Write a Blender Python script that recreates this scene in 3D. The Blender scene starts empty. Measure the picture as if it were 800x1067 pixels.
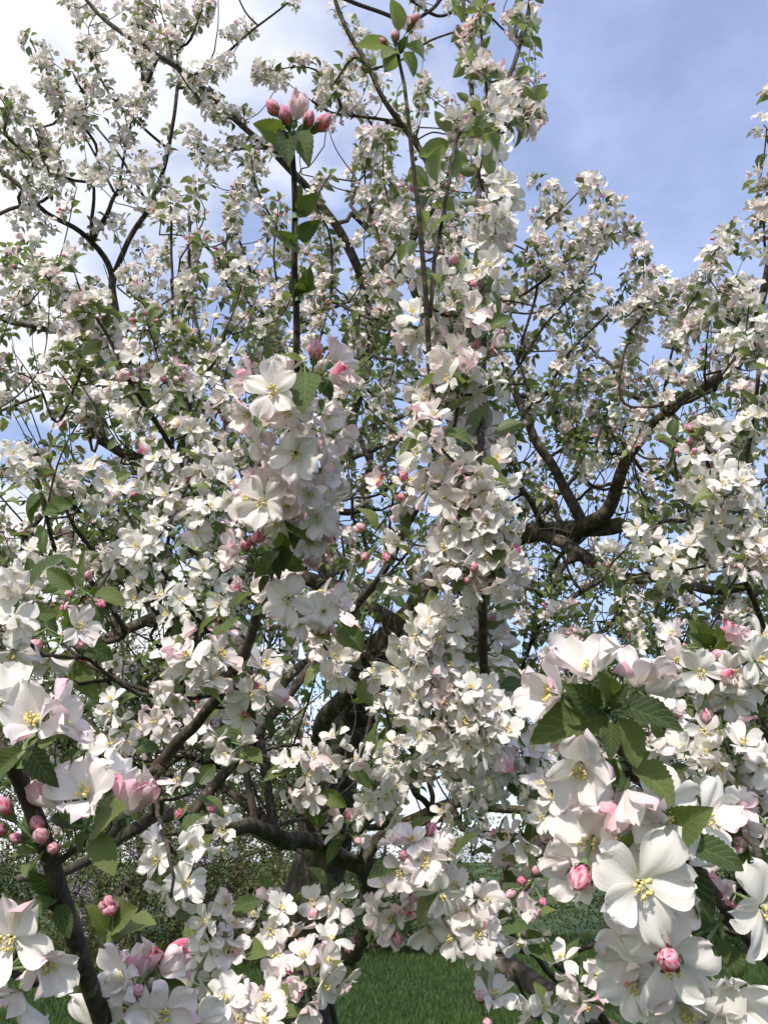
import bpy, math, random
import numpy as np
from mathutils import Vector, Matrix

SC = bpy.context.scene
COL = SC.collection
random.seed(7)
RNG = np.random.default_rng(11)

# ---------------------------------------------------------------- camera
F = 854.0                                   # focal length in photograph pixels (800 x 1067)
PITCH = math.radians(23.0)
CAM = np.array([0.0, 0.0, 1.5])
RIGHT = np.array([1.0, 0.0, 0.0])
FWD = np.array([0.0, math.cos(PITCH), math.sin(PITCH)])
UP = np.array([0.0, -math.sin(PITCH), math.cos(PITCH)])
cd = bpy.data.cameras.new('camera')
cam = bpy.data.objects.new('camera', cd)
COL.objects.link(cam)
cam.location = CAM
cam.rotation_euler = (math.pi / 2 + PITCH, 0, 0)
cd.sensor_fit = 'VERTICAL'
cd.sensor_height = 36.0
cd.lens = 36.0 * F / 1067.0
cd.clip_start = 0.02
cd.clip_end = 3000
SC.camera = cam

# ---------------------------------------------------------------- sky and sun
SUN_EL, SUN_AZ = math.radians(42), math.radians(196)      # azimuth clockwise from +Y, seen from above
SC.view_settings.view_transform = 'Standard'
SC.view_settings.look = 'None'
SC.view_settings.gamma = 1
SC.view_settings.use_curve_mapping = False
SC.view_settings.exposure = 0.47
SC.render.engine = 'CYCLES'
SC.cycles.max_bounces = 6
SC.cycles.diffuse_bounces = 3
SC.cycles.glossy_bounces = 2
SC.cycles.transmission_bounces = 3
SC.cycles.transparent_max_bounces = 4
SC.cycles.caustics_reflective = False
SC.cycles.caustics_refractive = False

world = bpy.data.worlds.new('World')
SC.world = world
world.use_nodes = True


class NT:
    """tiny node helper"""
    def __init__(self, nt):
        self.t = nt
        nt.nodes.clear()

    def n(self, typ, _props=None, **ins):
        nd = self.t.nodes.new(typ)
        for k, v in (_props or {}).items():
            setattr(nd, k, v)
        for k, v in ins.items():
            self.set(nd, k, v)
        return nd

    def set(self, nd, k, v):
        key = int(k[1:]) if k[0] == 'i' and k[1:].isdigit() else k.replace('_', ' ')
        s = nd.inputs[key]
        if isinstance(v, bpy.types.NodeSocket):
            self.t.links.new(v, s)
        else:
            s.default_value = v

    def math(self, op, a, b=0.0, c=0.0, clamp=False):
        nd = self.n('ShaderNodeMath', dict(operation=op, use_clamp=clamp), i0=a, i1=b, i2=c)
        return nd.outputs[0]

    def mix(self, fac, a, b, blend='MIX'):
        nd = self.t.nodes.new('ShaderNodeMix')
        nd.data_type = 'RGBA'
        nd.blend_type = blend
        for i, v in ((0, fac), (6, a), (7, b)):
            if isinstance(v, bpy.types.NodeSocket):
                self.t.links.new(v, nd.inputs[i])
            else:
                nd.inputs[i].default_value = v
        return nd.outputs[2]

    def noise(self, vec, scale, detail=3.0, rough=0.55, dist=0.0):
        nd = self.n('ShaderNodeTexNoise', None, Scale=scale, Detail=detail, Roughness=rough, Distortion=dist)
        if vec is not None:
            self.t.links.new(vec, nd.inputs['Vector'])
        return nd.outputs[0]

    def ramp(self, fac, stops):
        nd = self.t.nodes.new('ShaderNodeValToRGB')
        el = nd.color_ramp.elements
        while len(el) < len(stops):
            el.new(0.5)
        for e, (p, c) in zip(el, stops):
            e.position = p
            e.color = c if len(c) == 4 else (*c, 1)
        self.t.links.new(fac, nd.inputs[0])
        return nd.outputs[0]

    def link(self, a, b):
        self.t.links.new(a, b)


W = NT(world.node_tree)
sky = W.n('ShaderNodeTexSky', dict(sky_type='NISHITA', sun_disc=False, sun_elevation=SUN_EL, sun_rotation=SUN_AZ,
                                   air_density=1.0, dust_density=1.2, ozone_density=1.0))
geo = W.n('ShaderNodeTexCoord')
vec = geo.outputs['Generated']
sep = W.n('ShaderNodeSeparateXYZ', None, i0=vec)
# project the direction on a cloud layer, so clouds flatten towards the horizon
zz = W.math('MAXIMUM', sep.outputs[2], 0.06)
cx = W.math('DIVIDE', sep.outputs[0], zz)
cy = W.math('DIVIDE', sep.outputs[1], zz)
cv = W.n('ShaderNodeCombineXYZ', None, i0=cx, i1=cy, i2=0.37).outputs[0]
n1 = W.noise(cv, 0.85, 7.0, 0.52, 0.25)
n2 = W.noise(cv, 3.0, 6.0, 0.6, 0.2)
# more cloud towards the west (left) and towards the horizon
west = W.math('ADD', W.math('MULTIPLY', sep.outputs[0], -0.55), W.math('MULTIPLY', W.math('SUBTRACT', sep.outputs[2], 0.74), 0.45))
low = W.math('MULTIPLY', W.math('SUBTRACT', 0.45, sep.outputs[2]), 1.1)
low = W.math('MAXIMUM', low, -0.02)
dens = W.math('ADD', W.math('ADD', n1, W.math('MULTIPLY', W.math('SUBTRACT', n2, 0.5), 0.18)), W.math('ADD', west, low))
cov = W.ramp(dens, [(0.55, (0, 0, 0)), (0.69, (1, 1, 1))])
thin = W.ramp(n2, [(0.35, (0.28, 0.28, 0.28)), (0.75, (0.55, 0.55, 0.55))])
veil = W.mix(thin, sky.outputs[0], (4.9, 5.75, 8.9, 1))
shade = W.ramp(W.noise(cv, 1.7, 6.0, 0.6, 0.3), [(0.3, (5.4, 5.7, 6.4)), (0.6, (6.7, 6.7, 6.8))])
final = W.mix(cov, veil, shade)
bg = W.n('ShaderNodeBackground', None, Color=final, Strength=0.129)
wo = W.n('ShaderNodeOutputWorld')
W.link(bg.outputs[0], wo.inputs[0])

sd = bpy.data.lights.new('sun', 'SUN')
sd.energy = 3.3
sd.angle = math.radians(1.5)
sd.color = (1.0, 0.95, 0.87)
sun = bpy.data.objects.new('sun', sd)
COL.objects.link(sun)
sun_dir = Vector((math.sin(SUN_AZ) * math.cos(SUN_EL), math.cos(SUN_AZ) * math.cos(SUN_EL), math.sin(SUN_EL)))
sun.rotation_euler = sun_dir.to_track_quat('Z', 'Y').to_euler()


# ---------------------------------------------------------------- helpers
def P(x, y, d):
    """a point seen at pixel x, y of the 800 x 1067 photograph, d metres deep"""
    return CAM + d * (FWD + (x - 400.0) / F * RIGHT - (y - 533.5) / F * UP)


def proj(p):
    q = np.asarray(p) - CAM
    d = q @ FWD
    return 400 + F * (q @ RIGHT) / d, 533.5 - F * (q @ UP) / d, d


def unit(v):
    v = np.asarray(v, float)
    return v / (np.linalg.norm(v) + 1e-12)


def frame(z, roll=None):
    """rotation whose third column is z"""
    z = unit(z)
    a = np.array([0, 0, 1.0]) if abs(z[2]) < 0.9 else np.array([1.0, 0, 0])
    x = unit(np.cross(a, z))
    y = np.cross(z, x)
    if roll is None:
        roll = RNG.uniform(0, 2 * math.pi)
    c, s = math.cos(roll), math.sin(roll)
    return np.stack([c * x + s * y, -s * x + c * y, z], 1)


def camvec(x, y, z):
    """x right, y up, z towards the camera"""
    return unit(x * RIGHT + y * UP - z * FWD)


class Buf:
    """vertices, quads/tris, material index, and a vector attribute"""
    def __init__(self):
        self.v, self.a, self.q, self.m, self.n = [], [], [], [], 0

    def add(self, v, faces, mat=0, a=None):
        v = np.asarray(v, float)
        faces = np.asarray(faces, int)
        if faces.shape[1] == 3:
            faces = np.concatenate([faces, -np.ones((len(faces), 1), int) - self.n], 1)
        self.v.append(v)
        self.a.append(np.zeros((len(v), 3)) if a is None else np.asarray(a, float))
        self.q.append(faces + self.n)
        mm = np.asarray(mat)
        self.m.append(np.full(len(faces), mm) if mm.ndim == 0 else mm)
        self.n += len(v)
        return self

    def arrays(self):
        return np.concatenate(self.v), np.concatenate(self.a), np.concatenate(self.q), np.concatenate(self.m)


def make_mesh(name, v, a, q, m, mats, smooth=True):
    me = bpy.data.meshes.new(name)
    me.vertices.add(len(v))
    me.vertices.foreach_set('co', np.ascontiguousarray(v, dtype=np.float32).ravel())
    tri = q[:, 3] < 0
    cnt = np.where(tri, 3, 4)
    start = np.concatenate([[0], np.cumsum(cnt)[:-1]])
    flat = q.ravel()
    flat = flat[flat >= 0]
    me.loops.add(len(flat))
    me.loops.foreach_set('vertex_index', flat.astype(np.int32))
    me.polygons.add(len(q))
    me.polygons.foreach_set('loop_start', start.astype(np.int32))
    me.polygons.foreach_set('material_index', m.astype(np.int32))
    me.polygons.foreach_set('use_smooth', np.full(len(q), smooth))
    at = me.attributes.new('look', 'FLOAT_VECTOR', 'POINT')
    at.data.foreach_set('vector', np.ascontiguousarray(a, dtype=np.float32).ravel())
    for mt in mats:
        me.materials.append(mt)
    me.update(calc_edges=True)
    return me


def link_mesh(name, me, parent=None, loc=(0, 0, 0)):
    o = bpy.data.objects.new(name, me)
    COL.objects.link(o)
    o.location = loc
    if parent is not None:
        o.parent = parent
    return o


def tag(o, label=None, cat=None, group=None, kind=None):
    if label: o['label'] = label
    if cat: o['category'] = cat
    if group: o['group'] = group
    if kind: o['kind'] = kind
    return o


def empty(name, loc):
    o = bpy.data.objects.new(name, None)
    COL.objects.link(o)
    o.location = loc
    o.empty_display_size = 0.1
    return o


def stamp(tmpl, Rs, Ts, S, pmul=None, rnd=None):
    """copies of a template (v,a,q,m) -> arrays"""
    v, a, q, m = tmpl
    k, n = len(Ts), len(v)
    V = np.einsum('kij,nj->kni', Rs * np.asarray(S)[:, None, None], v) + np.asarray(Ts)[:, None, :]
    A = np.repeat(a[None], k, 0)
    if pmul is not None:
        A = A.copy()
        A[:, :, 0] *= np.asarray(pmul)[:, None]
    if rnd is not None:
        A = A.copy()
        A[:, :, 2] = np.asarray(rnd)[:, None]
    Q = q[None] + (np.arange(k) * n)[:, None, None]
    Q = np.where(q[None] < 0, -1, Q)
    return V.reshape(-1, 3), A.reshape(-1, 3), Q.reshape(-1, 4), np.tile(m, k)


def concat(parts):
    off, V, A, Q, M = 0, [], [], [], []
    for v, a, q, m in parts:
        V.append(v); A.append(a); M.append(m)
        Q.append(np.where(q < 0, -1, q + off))
        off += len(v)
    return np.concatenate(V), np.concatenate(A), np.concatenate(Q), np.concatenate(M)


def smooth_path(pts, rad, step):
    """Catmull-Rom resampling of points with radii"""
    pts = np.asarray(pts, float); rad = np.asarray(rad, float)
    if len(pts) == 2:
        k = max(2, int(np.linalg.norm(pts[1] - pts[0]) / step) + 1)
        t = np.linspace(0, 1, k)[:, None]
        return pts[0] * (1 - t) + pts[1] * t, rad[0] * (1 - t[:, 0]) + rad[1] * t[:, 0]
    e = np.vstack([2 * pts[0] - pts[1], pts, 2 * pts[-1] - pts[-2]])
    out, ro = [], []
    for i in range(len(pts) - 1):
        p0, p1, p2, p3 = e[i:i + 4]
        k = max(1, int(np.linalg.norm(p2 - p1) / step))
        for j in range(k):
            t = j / k
            out.append(0.5 * (2 * p1 + (p2 - p0) * t + (2 * p0 - 5 * p1 + 4 * p2 - p3) * t * t + (3 * p1 - p0 - 3 * p2 + p3) * t ** 3))
            ro.append(rad[i] * (1 - t) + rad[i + 1] * t)
    out.append(pts[-1]); ro.append(rad[-1])
    return np.array(out), np.array(ro)


def tube(pts, rad, sides=8, lump=0.0, seed=0):
    pts = np.asarray(pts, float); rad = np.asarray(rad, float)
    n = len(pts)
    T = np.gradient(pts, axis=0)
    T /= np.linalg.norm(T, axis=1)[:, None] + 1e-12
    x = unit(np.cross(T[0], [0.3, 0.9, 0.2]))
    V = []
    ph = np.linspace(0, 2 * math.pi, sides, endpoint=False)
    rr = np.random.default_rng(seed)
    L = rr.uniform(0, 6.28, 6)
    for i in range(n):
        x = unit(x - T[i] * (x @ T[i]))
        y = np.cross(T[i], x)
        s = i * 0.35
        k = 1 + lump * (0.5 * np.sin(3 * ph + L[0] + s) + 0.35 * np.sin(5 * ph + L[1] - 0.6 * s) + 0.35 * np.sin(2 * ph + 0.5 * s + L[2]) + 0.5 * math.sin(1.3 * s + L[3]))
        V.append(pts[i] + rad[i] * k[:, None] * (np.cos(ph)[:, None] * x + np.sin(ph)[:, None] * y))
    V = np.concatenate(V + [pts[-1:] + T[-1:] * rad[-1]])
    i, j = np.meshgrid(np.arange(n - 1), np.arange(sides), indexing='ij')
    j2 = (j + 1) % sides
    Q = np.stack([i * sides + j, i * sides + j2, (i + 1) * sides + j2, (i + 1) * sides + j], -1).reshape(-1, 4)
    b = (n - 1) * sides
    jj = np.arange(sides)
    Tt = np.stack([b + jj, b + (jj + 1) % sides, np.full(sides, n * sides), np.full(sides, -1)], 1)
    Q = np.concatenate([Q, Tt])
    A = np.zeros((len(V), 3)); A[:-1, 0] = np.repeat(rad, sides); A[-1, 0] = rad[-1]
    return V, A, Q, np.zeros(len(Q), int)


# ---------------------------------------------------------------- materials
def material(name):
    m = bpy.data.materials.new(name)
    m.use_nodes = True
    t = NT(m.node_tree)
    out = t.n('ShaderNodeOutputMaterial')
    return m, t, out


def thin_sheet(t, out, col, tcol, trans, rough, bump=None, spec=0.3):
    """petals and leaves: part reflecting, part letting light through"""
    pb = t.n('ShaderNodeBsdfPrincipled', None, Roughness=rough)
    pb.inputs['Specular IOR Level'].default_value = spec
    t.link(col, pb.inputs['Base Color'])
    tr = t.n('ShaderNodeBsdfTranslucent')
    t.link(tcol, tr.inputs['Color'])
    if bump is not None:
        t.link(bump, pb.inputs['Normal'])
        t.link(bump, tr.inputs['Normal'])
    mx = t.n('ShaderNodeMixShader', None, i0=trans, i1=pb.outputs[0], i2=tr.outputs[0])
    t.link(mx.outputs[0], out.inputs[0])


def petal_material():
    m, t, out = material('petal')
    at = t.n('ShaderNodeAttribute', dict(attribute_name='look'))
    s = t.n('ShaderNodeSeparateXYZ', None, i0=at.outputs['Vector'])
    tc = t.n('ShaderNodeTexCoord').outputs['Object']
    back = t.n('ShaderNodeNewGeometry').outputs['Backfacing']
    blotch = t.noise(tc, 160.0, 2.0)
    k = t.math('MULTIPLY', s.outputs[0], t.math('ADD', 0.55, t.math('MULTIPLY', back, 0.55)))
    k = t.math('MULTIPLY', k, t.math('ADD', 0.55, t.math('MULTIPLY', blotch, 0.9)), clamp=True)
    col = t.ramp(k, [(0.0, (0.885, 0.86, 0.81)), (0.2, (0.87, 0.765, 0.765)), (0.5, (0.86, 0.50, 0.59)), (0.85, (0.80, 0.21, 0.36)), (1.0, (0.62, 0.08, 0.15))])
    # fine veins running along the petal
    vein = t.math('SINE', t.math('MULTIPLY', s.outputs[1], 34.0))
    veins = t.math('MULTIPLY', t.math('POWER', t.math('ABSOLUTE', vein), 6.0), 0.2)
    col = t.mix(veins, col, (0.76, 0.63, 0.60, 1))
    b = t.n('ShaderNodeBump', None, Strength=0.32, Distance=0.0010, Height=t.math('ADD', t.noise(tc, 170.0, 4.0), t.math('MULTIPLY', vein, 0.05)))
    thin_sheet(t, out, col, t.mix(1.0, col, (1.0, 0.97, 0.93, 1), 'MULTIPLY'), 0.36, 0.6, b.outputs[0], 0.2)
    return m


def leaf_material(name, dark, mid, pale, backc):
    m, t, out = material(name)
    at = t.n('ShaderNodeAttribute', dict(attribute_name='look'))
    s = t.n('ShaderNodeSeparateXYZ', None, i0=at.outputs['Vector'])
    tc = t.n('ShaderNodeTexCoord').outputs['Object']
    back = t.n('ShaderNodeNewGeometry').outputs['Backfacing']
    u, v, r = s.outputs[0], s.outputs[1], s.outputs[2]
    av = t.math('ABSOLUTE', v)
    rib = t.math('SUBTRACT', 1.0, t.math('MULTIPLY', av, 16.0), clamp=True)
    side = t.math('POWER', t.math('ABSOLUTE', t.math('SINE', t.math('MULTIPLY', t.math('SUBTRACT', u, t.math('MULTIPLY', av, 0.28)), 24.0))), 14.0)
    veins = t.math('MAXIMUM', rib, t.math('MULTIPLY', side, 0.55))
    base = t.ramp(t.math('ADD', t.math('MULTIPLY', r, 0.7), t.math('MULTIPLY', t.noise(tc, 60.0, 3.0), 0.3)),
                  [(0.1, dark), (0.5, mid), (0.95, pale)])
    col = t.mix(back, base, backc)
    col = t.mix(t.math('MULTIPLY', veins, 0.5), col, (pale[0] * 1.3, pale[1] * 1.2, pale[2] * 1.6, 1))
    tcol = t.mix(1.0, col, (1.15, 1.25, 0.5, 1), 'MULTIPLY')
    b = t.n('ShaderNodeBump', None, Strength=0.5, Distance=0.0012, Height=t.math('ADD', t.math('MULTIPLY', veins, -0.8), t.noise(tc, 220.0, 3.0)))
    thin_sheet(t, out, col, tcol, 0.38, 0.42, b.outputs[0], 0.45)
    return m


def plain(name, col, rough=0.6, var=0.15, scale=300.0, trans=0.0):
    m, t, out = material(name)
    tc = t.n('ShaderNodeTexCoord').outputs['Object']
    c = t.mix(t.noise(tc, scale, 3.0), tuple(x * (1 - var) for x in col) + (1,), tuple(min(1, x * (1 + var)) for x in col) + (1,))
    pb = t.n('ShaderNodeBsdfPrincipled', None, Roughness=rough)
    pb.inputs['Specular IOR Level'].default_value = 0.3
    t.link(c, pb.inputs['Base Color'])
    if trans:
        tr = t.n('ShaderNodeBsdfTranslucent')
        t.link(c, tr.inputs['Color'])
        mx = t.n('ShaderNodeMixShader', None, i0=trans, i1=pb.outputs[0], i2=tr.outputs[0])
        t.link(mx.outputs[0], out.inputs[0])
    else:
        t.link(pb.outputs[0], out.inputs[0])
    return m


def bark_material(name, moss, sc, dark=(0.035, 0.028, 0.022), light=(0.15, 0.125, 0.10)):
    m, t, out = material(name)
    tc = t.n('ShaderNodeTexCoord').outputs['Object']
    mp = t.n('ShaderNodeMapping', None, Vector=tc, Scale=(1, 1, 0.45))
    a = t.noise(mp.outputs[0], sc, 6.0, 0.65, 0.6)
    vo = t.n('ShaderNodeTexVoronoi', dict(feature='DISTANCE_TO_EDGE'), Scale=sc * 1.1)
    t.link(mp.outputs[0], vo.inputs['Vector'])
    crack = t.math('MULTIPLY', vo.outputs['Distance'], 3.0, clamp=True)
    h = t.math('MULTIPLY', a, t.math('ADD', 0.4, t.math('MULTIPLY', crack, 0.6)))
    col = t.ramp(h, [(0.12, dark), (0.4, tuple((p + q) / 2 for p, q in zip(dark, light))), (0.65, light)])
    ms = t.ramp(t.noise(tc, 5.0, 4.0, 0.6), [(0.5, (0, 0, 0)), (0.66, (1, 1, 1))])
    nz = t.n('ShaderNodeSeparateXYZ', None, i0=t.n('ShaderNodeNewGeometry').outputs['Normal']).outputs[2]
    mf = t.math('MULTIPLY', t.math('MULTIPLY', ms, moss), t.math('ADD', 0.55, t.math('MULTIPLY', nz, 0.45)), clamp=True)
    mc = t.mix(t.noise(tc, 90.0, 3.0), (0.07, 0.075, 0.02, 1), (0.17, 0.15, 0.05, 1))
    col = t.mix(mf, col, mc)
    li = t.ramp(t.noise(tc, sc * 0.9, 3.0, 0.5, 0.8), [(0.62, (0, 0, 0)), (0.68, (1, 1, 1))])
    col = t.mix(t.math('MULTIPLY', li, 0.55), col, (0.24, 0.235, 0.19, 1))
    pb = t.n('ShaderNodeBsdfPrincipled', None, Roughness=0.85)
    pb.inputs['Specular IOR Level'].default_value = 0.25
    t.link(col, pb.inputs['Base Color'])
    b = t.n('ShaderNodeBump', None, Strength=0.9, Distance=0.35 / sc, Height=h)
    t.link(b.outputs[0], pb.inputs['Normal'])
    t.link(pb.outputs[0], out.inputs[0])
    return m


M_PETAL = petal_material()
M_ANTHER = plain('anther', (0.76, 0.62, 0.24), 0.8)
M_FIL = plain('filament', (0.72, 0.74, 0.52), 0.6, trans=0.3)
M_CALYX = plain('calyx', (0.16, 0.22, 0.09), 0.6, 0.3)
M_LEAF = leaf_material('apple_leaf', (0.035, 0.062, 0.018), (0.085, 0.130, 0.036), (0.22, 0.26, 0.085), (0.21, 0.25, 0.15, 1))
M_TWIG = bark_material('twig_bark', 0.15, 70.0, (0.03, 0.022, 0.018), (0.12, 0.09, 0.07))
M_BARK = bark_material('limb_bark', 0.75, 26.0, (0.035, 0.028, 0.022), (0.20, 0.165, 0.13))
M_TRUNK = bark_material('trunk_bark', 0.6, 15.0, (0.025, 0.021, 0.017), (0.12, 0.10, 0.08))
FLOWER_MATS = [M_PETAL, M_FIL, M_ANTHER, M_CALYX]


# ---------------------------------------------------------------- flower, bud and leaf templates (metres, axis +Z)
OCT_V = np.array([[1, 0, 0], [0, 1, 0], [-1, 0, 0], [0, -1, 0], [0, 0, 1], [0, 0, -1]], float)
OCT_F = np.array([[0, 1, 4], [1, 2, 4], [2, 3, 4], [3, 0, 4], [1, 0, 5], [2, 1, 5], [3, 2, 5], [0, 3, 5]])


def petal(buf, rng, az, nu, nv, th0, th1, L, Wd, pink, lift=0.0):
    u = np.linspace(0, 1, nu)
    v = np.linspace(-1, 1, nv)
    th = np.radians(th0 + (th1 - th0) * u ** 0.8 + rng.uniform(-14, 12))
    du = L / (nu - 1)
    r = 0.0012 + np.concatenate([[0], np.cumsum(np.sin((th[1:] + th[:-1]) / 2) * du)])
    z = lift + np.concatenate([[0], np.cumsum(np.cos((th[1:] + th[:-1]) / 2) * du)])
    hw = Wd * (0.10 + 0.90 * np.sin(np.pi * np.clip(u, 0, 1) ** 1.15 * 0.5) ** 1.1) * np.sqrt(np.clip(1 - (u * 0.985) ** 3.6, 0, 1))
    U, Vv = np.meshgrid(u, v, indexing='ij')
    cup = rng.uniform(0.18, 0.5)
    f = rng.uniform(0, 6.28, 4)
    ruf = (0.0030 if nu > 8 else 0.0022) * (np.sin(2.6 * Vv + f[0] + 2.5 * U) * U + 0.8 * np.sin(6.5 * Vv + f[1] + 2 * U) * U ** 2) + 0.0016 * (U ** 4) * np.sin(4.2 * Vv + f[2])
    notch = 1 - 0.06 * U ** 6 * (np.sin(5 * Vv + f[3]) + 0.8 * np.exp(-(Vv * 4) ** 2))
    tw = math.radians(rng.uniform(-26, 26))
    er = np.array([math.cos(az), math.sin(az), 0]); et = np.array([-math.sin(az), math.cos(az), 0]); ez = np.array([0, 0, 1.0])
    TH = th[:, None]
    off = cup * Vv ** 2 * hw[:, None] + ruf * (L / 0.023)
    side = Vv * hw[:, None] * notch
    o2 = off * math.cos(tw) + side * math.sin(tw) * U
    s2 = side * np.cos(tw * U)
    R = (r[:, None] * notch - np.cos(TH) * o2)
    Z = (z[:, None] + np.sin(TH) * o2)
    pts = R[..., None] * er + s2[..., None] * et + Z[..., None] * ez
    idx = np.arange(nu * nv).reshape(nu, nv)
    Q = np.stack([idx[:-1, :-1], idx[1:, :-1], idx[1:, 1:], idx[:-1, 1:]], -1).reshape(-1, 4)
    pk = pink * (0.25 + 0.55 * U ** 1.5 + 0.35 * np.abs(Vv) ** 1.5 * U) * (0.8 + 0.4 * math.sin(f[0]) * Vv)
    A = np.stack([np.clip(pk, 0, 1.2), Vv * 0.9 + 3 * az, U], -1).reshape(-1, 3)
    buf.add(pts.reshape(-1, 3), Q, 0, A)


def flower(seed, lod, openness, pink):
    """openness 0 closed cup .. 1 wide open"""
    rng = np.random.default_rng(seed)
    b = Buf()
    nu, nv = {0: (11, 9), 1: (6, 5), 2: (4, 3)}[lod]
    n = 5
    a0 = rng.uniform(0, 6.28)
    lean, lean_az = rng.uniform(4, 20), rng.uniform(0, 6.28)
    for k in range(n):
        dl = lean * math.cos(a0 + k * 2 * math.pi / n - lean_az)
        if openness >= 0.75:
            t0, t1 = rng.uniform(46, 64) + dl, rng.uniform(62, 108) + dl
        elif openness >= 0.4:
            t0, t1 = rng.uniform(38, 52) + dl * 0.6, rng.uniform(26, 66) + dl
        elif openness >= 0.15:
            t0, t1 = rng.uniform(42, 50), rng.uniform(-12, 14)
        else:
            t0, t1 = 50, rng.uniform(-42, -34)
        pp = pink * rng.uniform(0.35, 1.35)
        L = rng.uniform(0.0190, 0.0255)
        Wd = rng.uniform(0.0110, 0.0138) if lod == 0 else rng.uniform(0.0092, 0.0120)
        petal(b, rng, a0 + k * 2 * math.pi / n + rng.uniform(-0.27, 0.27), nu, nv, t0, t1, L, Wd, pp, lift=(k % 2) * 0.0005)
    if openness >= 0.35:
        if lod == 2:
            b.add(OCT_V * [0.0030, 0.0030, 0.0022] + [0, 0, 0.0065], OCT_F, 2)
        else:
            ns = 22 if lod == 0 else 11
            for i in range(ns):
                az = rng.uniform(0, 6.28); sp = math.radians(rng.uniform(2, 24)) * (0.7 if openness < 0.7 else 1)
                ln = rng.uniform(0.0055, 0.0085)
                d = np.array([math.cos(az) * math.sin(sp), math.sin(az) * math.sin(sp), math.cos(sp)])
                base = np.array([math.cos(az), math.sin(az), 0]) * 0.0014 + [0, 0, 0.001]
                tip = base + d * ln
                if lod == 0:
                    v, a, q, m = tube(np.array([base, (base + tip) / 2 + rng.normal(0, 0.0003, 3), tip]), [0.00022, 0.0002, 0.00017], 4)
                    b.add(v, np.where(q < 0, -1 - b.n, q), 1, a * 0)
                R = frame(d + rng.normal(0, 0.5, 3), 0)
                s = 0.00105 if lod == 0 else 0.0014
                b.add((OCT_V * [s, s * 0.8, s * 1.3]) @ R.T + tip, OCT_F, 2)
    # calyx: cup and five sepals under the petals
    if lod < 2:
        ph = np.linspace(0, 2 * math.pi, 8, endpoint=False)
        prof = [(0.0008, -0.0075), (0.0022, -0.0055), (0.0023, -0.0025), (0.0017, -0.0002)]
        v = np.array([[r * math.cos(p), r * math.sin(p), z] for r, z in prof for p in ph])
        q = [[i * 8 + j, i * 8 + (j + 1) % 8, (i + 1) * 8 + (j + 1) % 8, (i + 1) * 8 + j] for i in range(3) for j in range(8)]
        b.add(v, q, 3)
        for k in range(5):
            az = a0 + (k + 0.5) * 2 * math.pi / 5
            er = np.array([math.cos(az), math.sin(az), 0]); et = np.array([-math.sin(az), math.cos(az), 0])
            v = [0.0018 * er - 0.0013 * et + [0, 0, -.0006], 0.0018 * er + 0.0013 * et + [0, 0, -.0006],
                 0.0050 * er + 0.0010 * et + [0, 0, -.0016], 0.0050 * er - 0.0010 * et + [0, 0, -.0016], 0.0085 * er + [0, 0, -0.0032]]
            b.add(np.array(v), [[0, 1, 2, 3]], 3)
            b.add(np.array(v)[2:], [[1, 0, 2]], 3)
    return b.arrays()


def bud(seed, lod, pink=0.9):
    rng = np.random.default_rng(seed)
    nz, nph = {0: (10, 20), 1: (7, 10), 2: (5, 6)}[lod]
    zc = np.linspace(0, 1, nz)
    ph = np.linspace(0, 2 * math.pi, nph, endpoint=False)
    Z, PH = np.meshgrid(zc, ph, indexing='ij')
    rad = 0.0051 * np.sin(np.pi * np.clip(Z * 0.93 + 0.06, 0, 1)) ** 0.62
    g = (PH * 5 / (2 * math.pi) + 1.1 * Z + rng.uniform()) % 1.0
    rad = rad * (0.88 + 0.22 * g ** 0.7) * 0.94
    pts = np.stack([rad * np.cos(PH), rad * np.sin(PH), Z * 0.0135 - 0.001], -1).reshape(-1, 3)
    q = [[i * nph + j, i * nph + (j + 1) % nph, (i + 1) * nph + (j + 1) % nph, (i + 1) * nph + j] for i in range(nz - 1) for j in range(nph)]
    pk = pink * (0.75 + 1.5 * (1 - g) ** 2 - 0.35 * Z + 0.2 * np.sin(9 * PH + 4 * Z))
    A = np.stack([pk, g * 0.9, Z], -1).reshape(-1, 3)
    b = Buf()
    b.add(pts, q, 0, A)
    v = np.array([[r * math.cos(p), r * math.sin(p), z] for r, z in ((0.0008, -0.006), (0.0022, -0.0045), (0.0030, -0.001)) for p in ph[::2]])
    k = len(ph[::2])
    b.add(v, [[i * k + j, i * k + (j + 1) % k, (i + 1) * k + (j + 1) % k, (i + 1) * k + j] for i in range(2) for j in range(k)], 3)
    if lod < 2:
        for s in range(5):
            az = s * 2 * math.pi / 5 + 0.3
            er = np.array([math.cos(az), math.sin(az), 0]); et = np.array([-math.sin(az), math.cos(az), 0])
            v = [0.0028 * er - 0.0015 * et + [0, 0, -.001], 0.0028 * er + 0.0015 * et + [0, 0, -.001],
                 0.0060 * er + 0.0011 * et + [0, 0, .003], 0.0060 * er - 0.0011 * et + [0, 0, .003], 0.0066 * er + [0, 0, 0.0065]]
            b.add(np.array(v), [[0, 1, 2, 3]], 3)
            b.add(np.array(v)[2:], [[1, 0, 2]], 3)
    return b.arrays()


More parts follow.
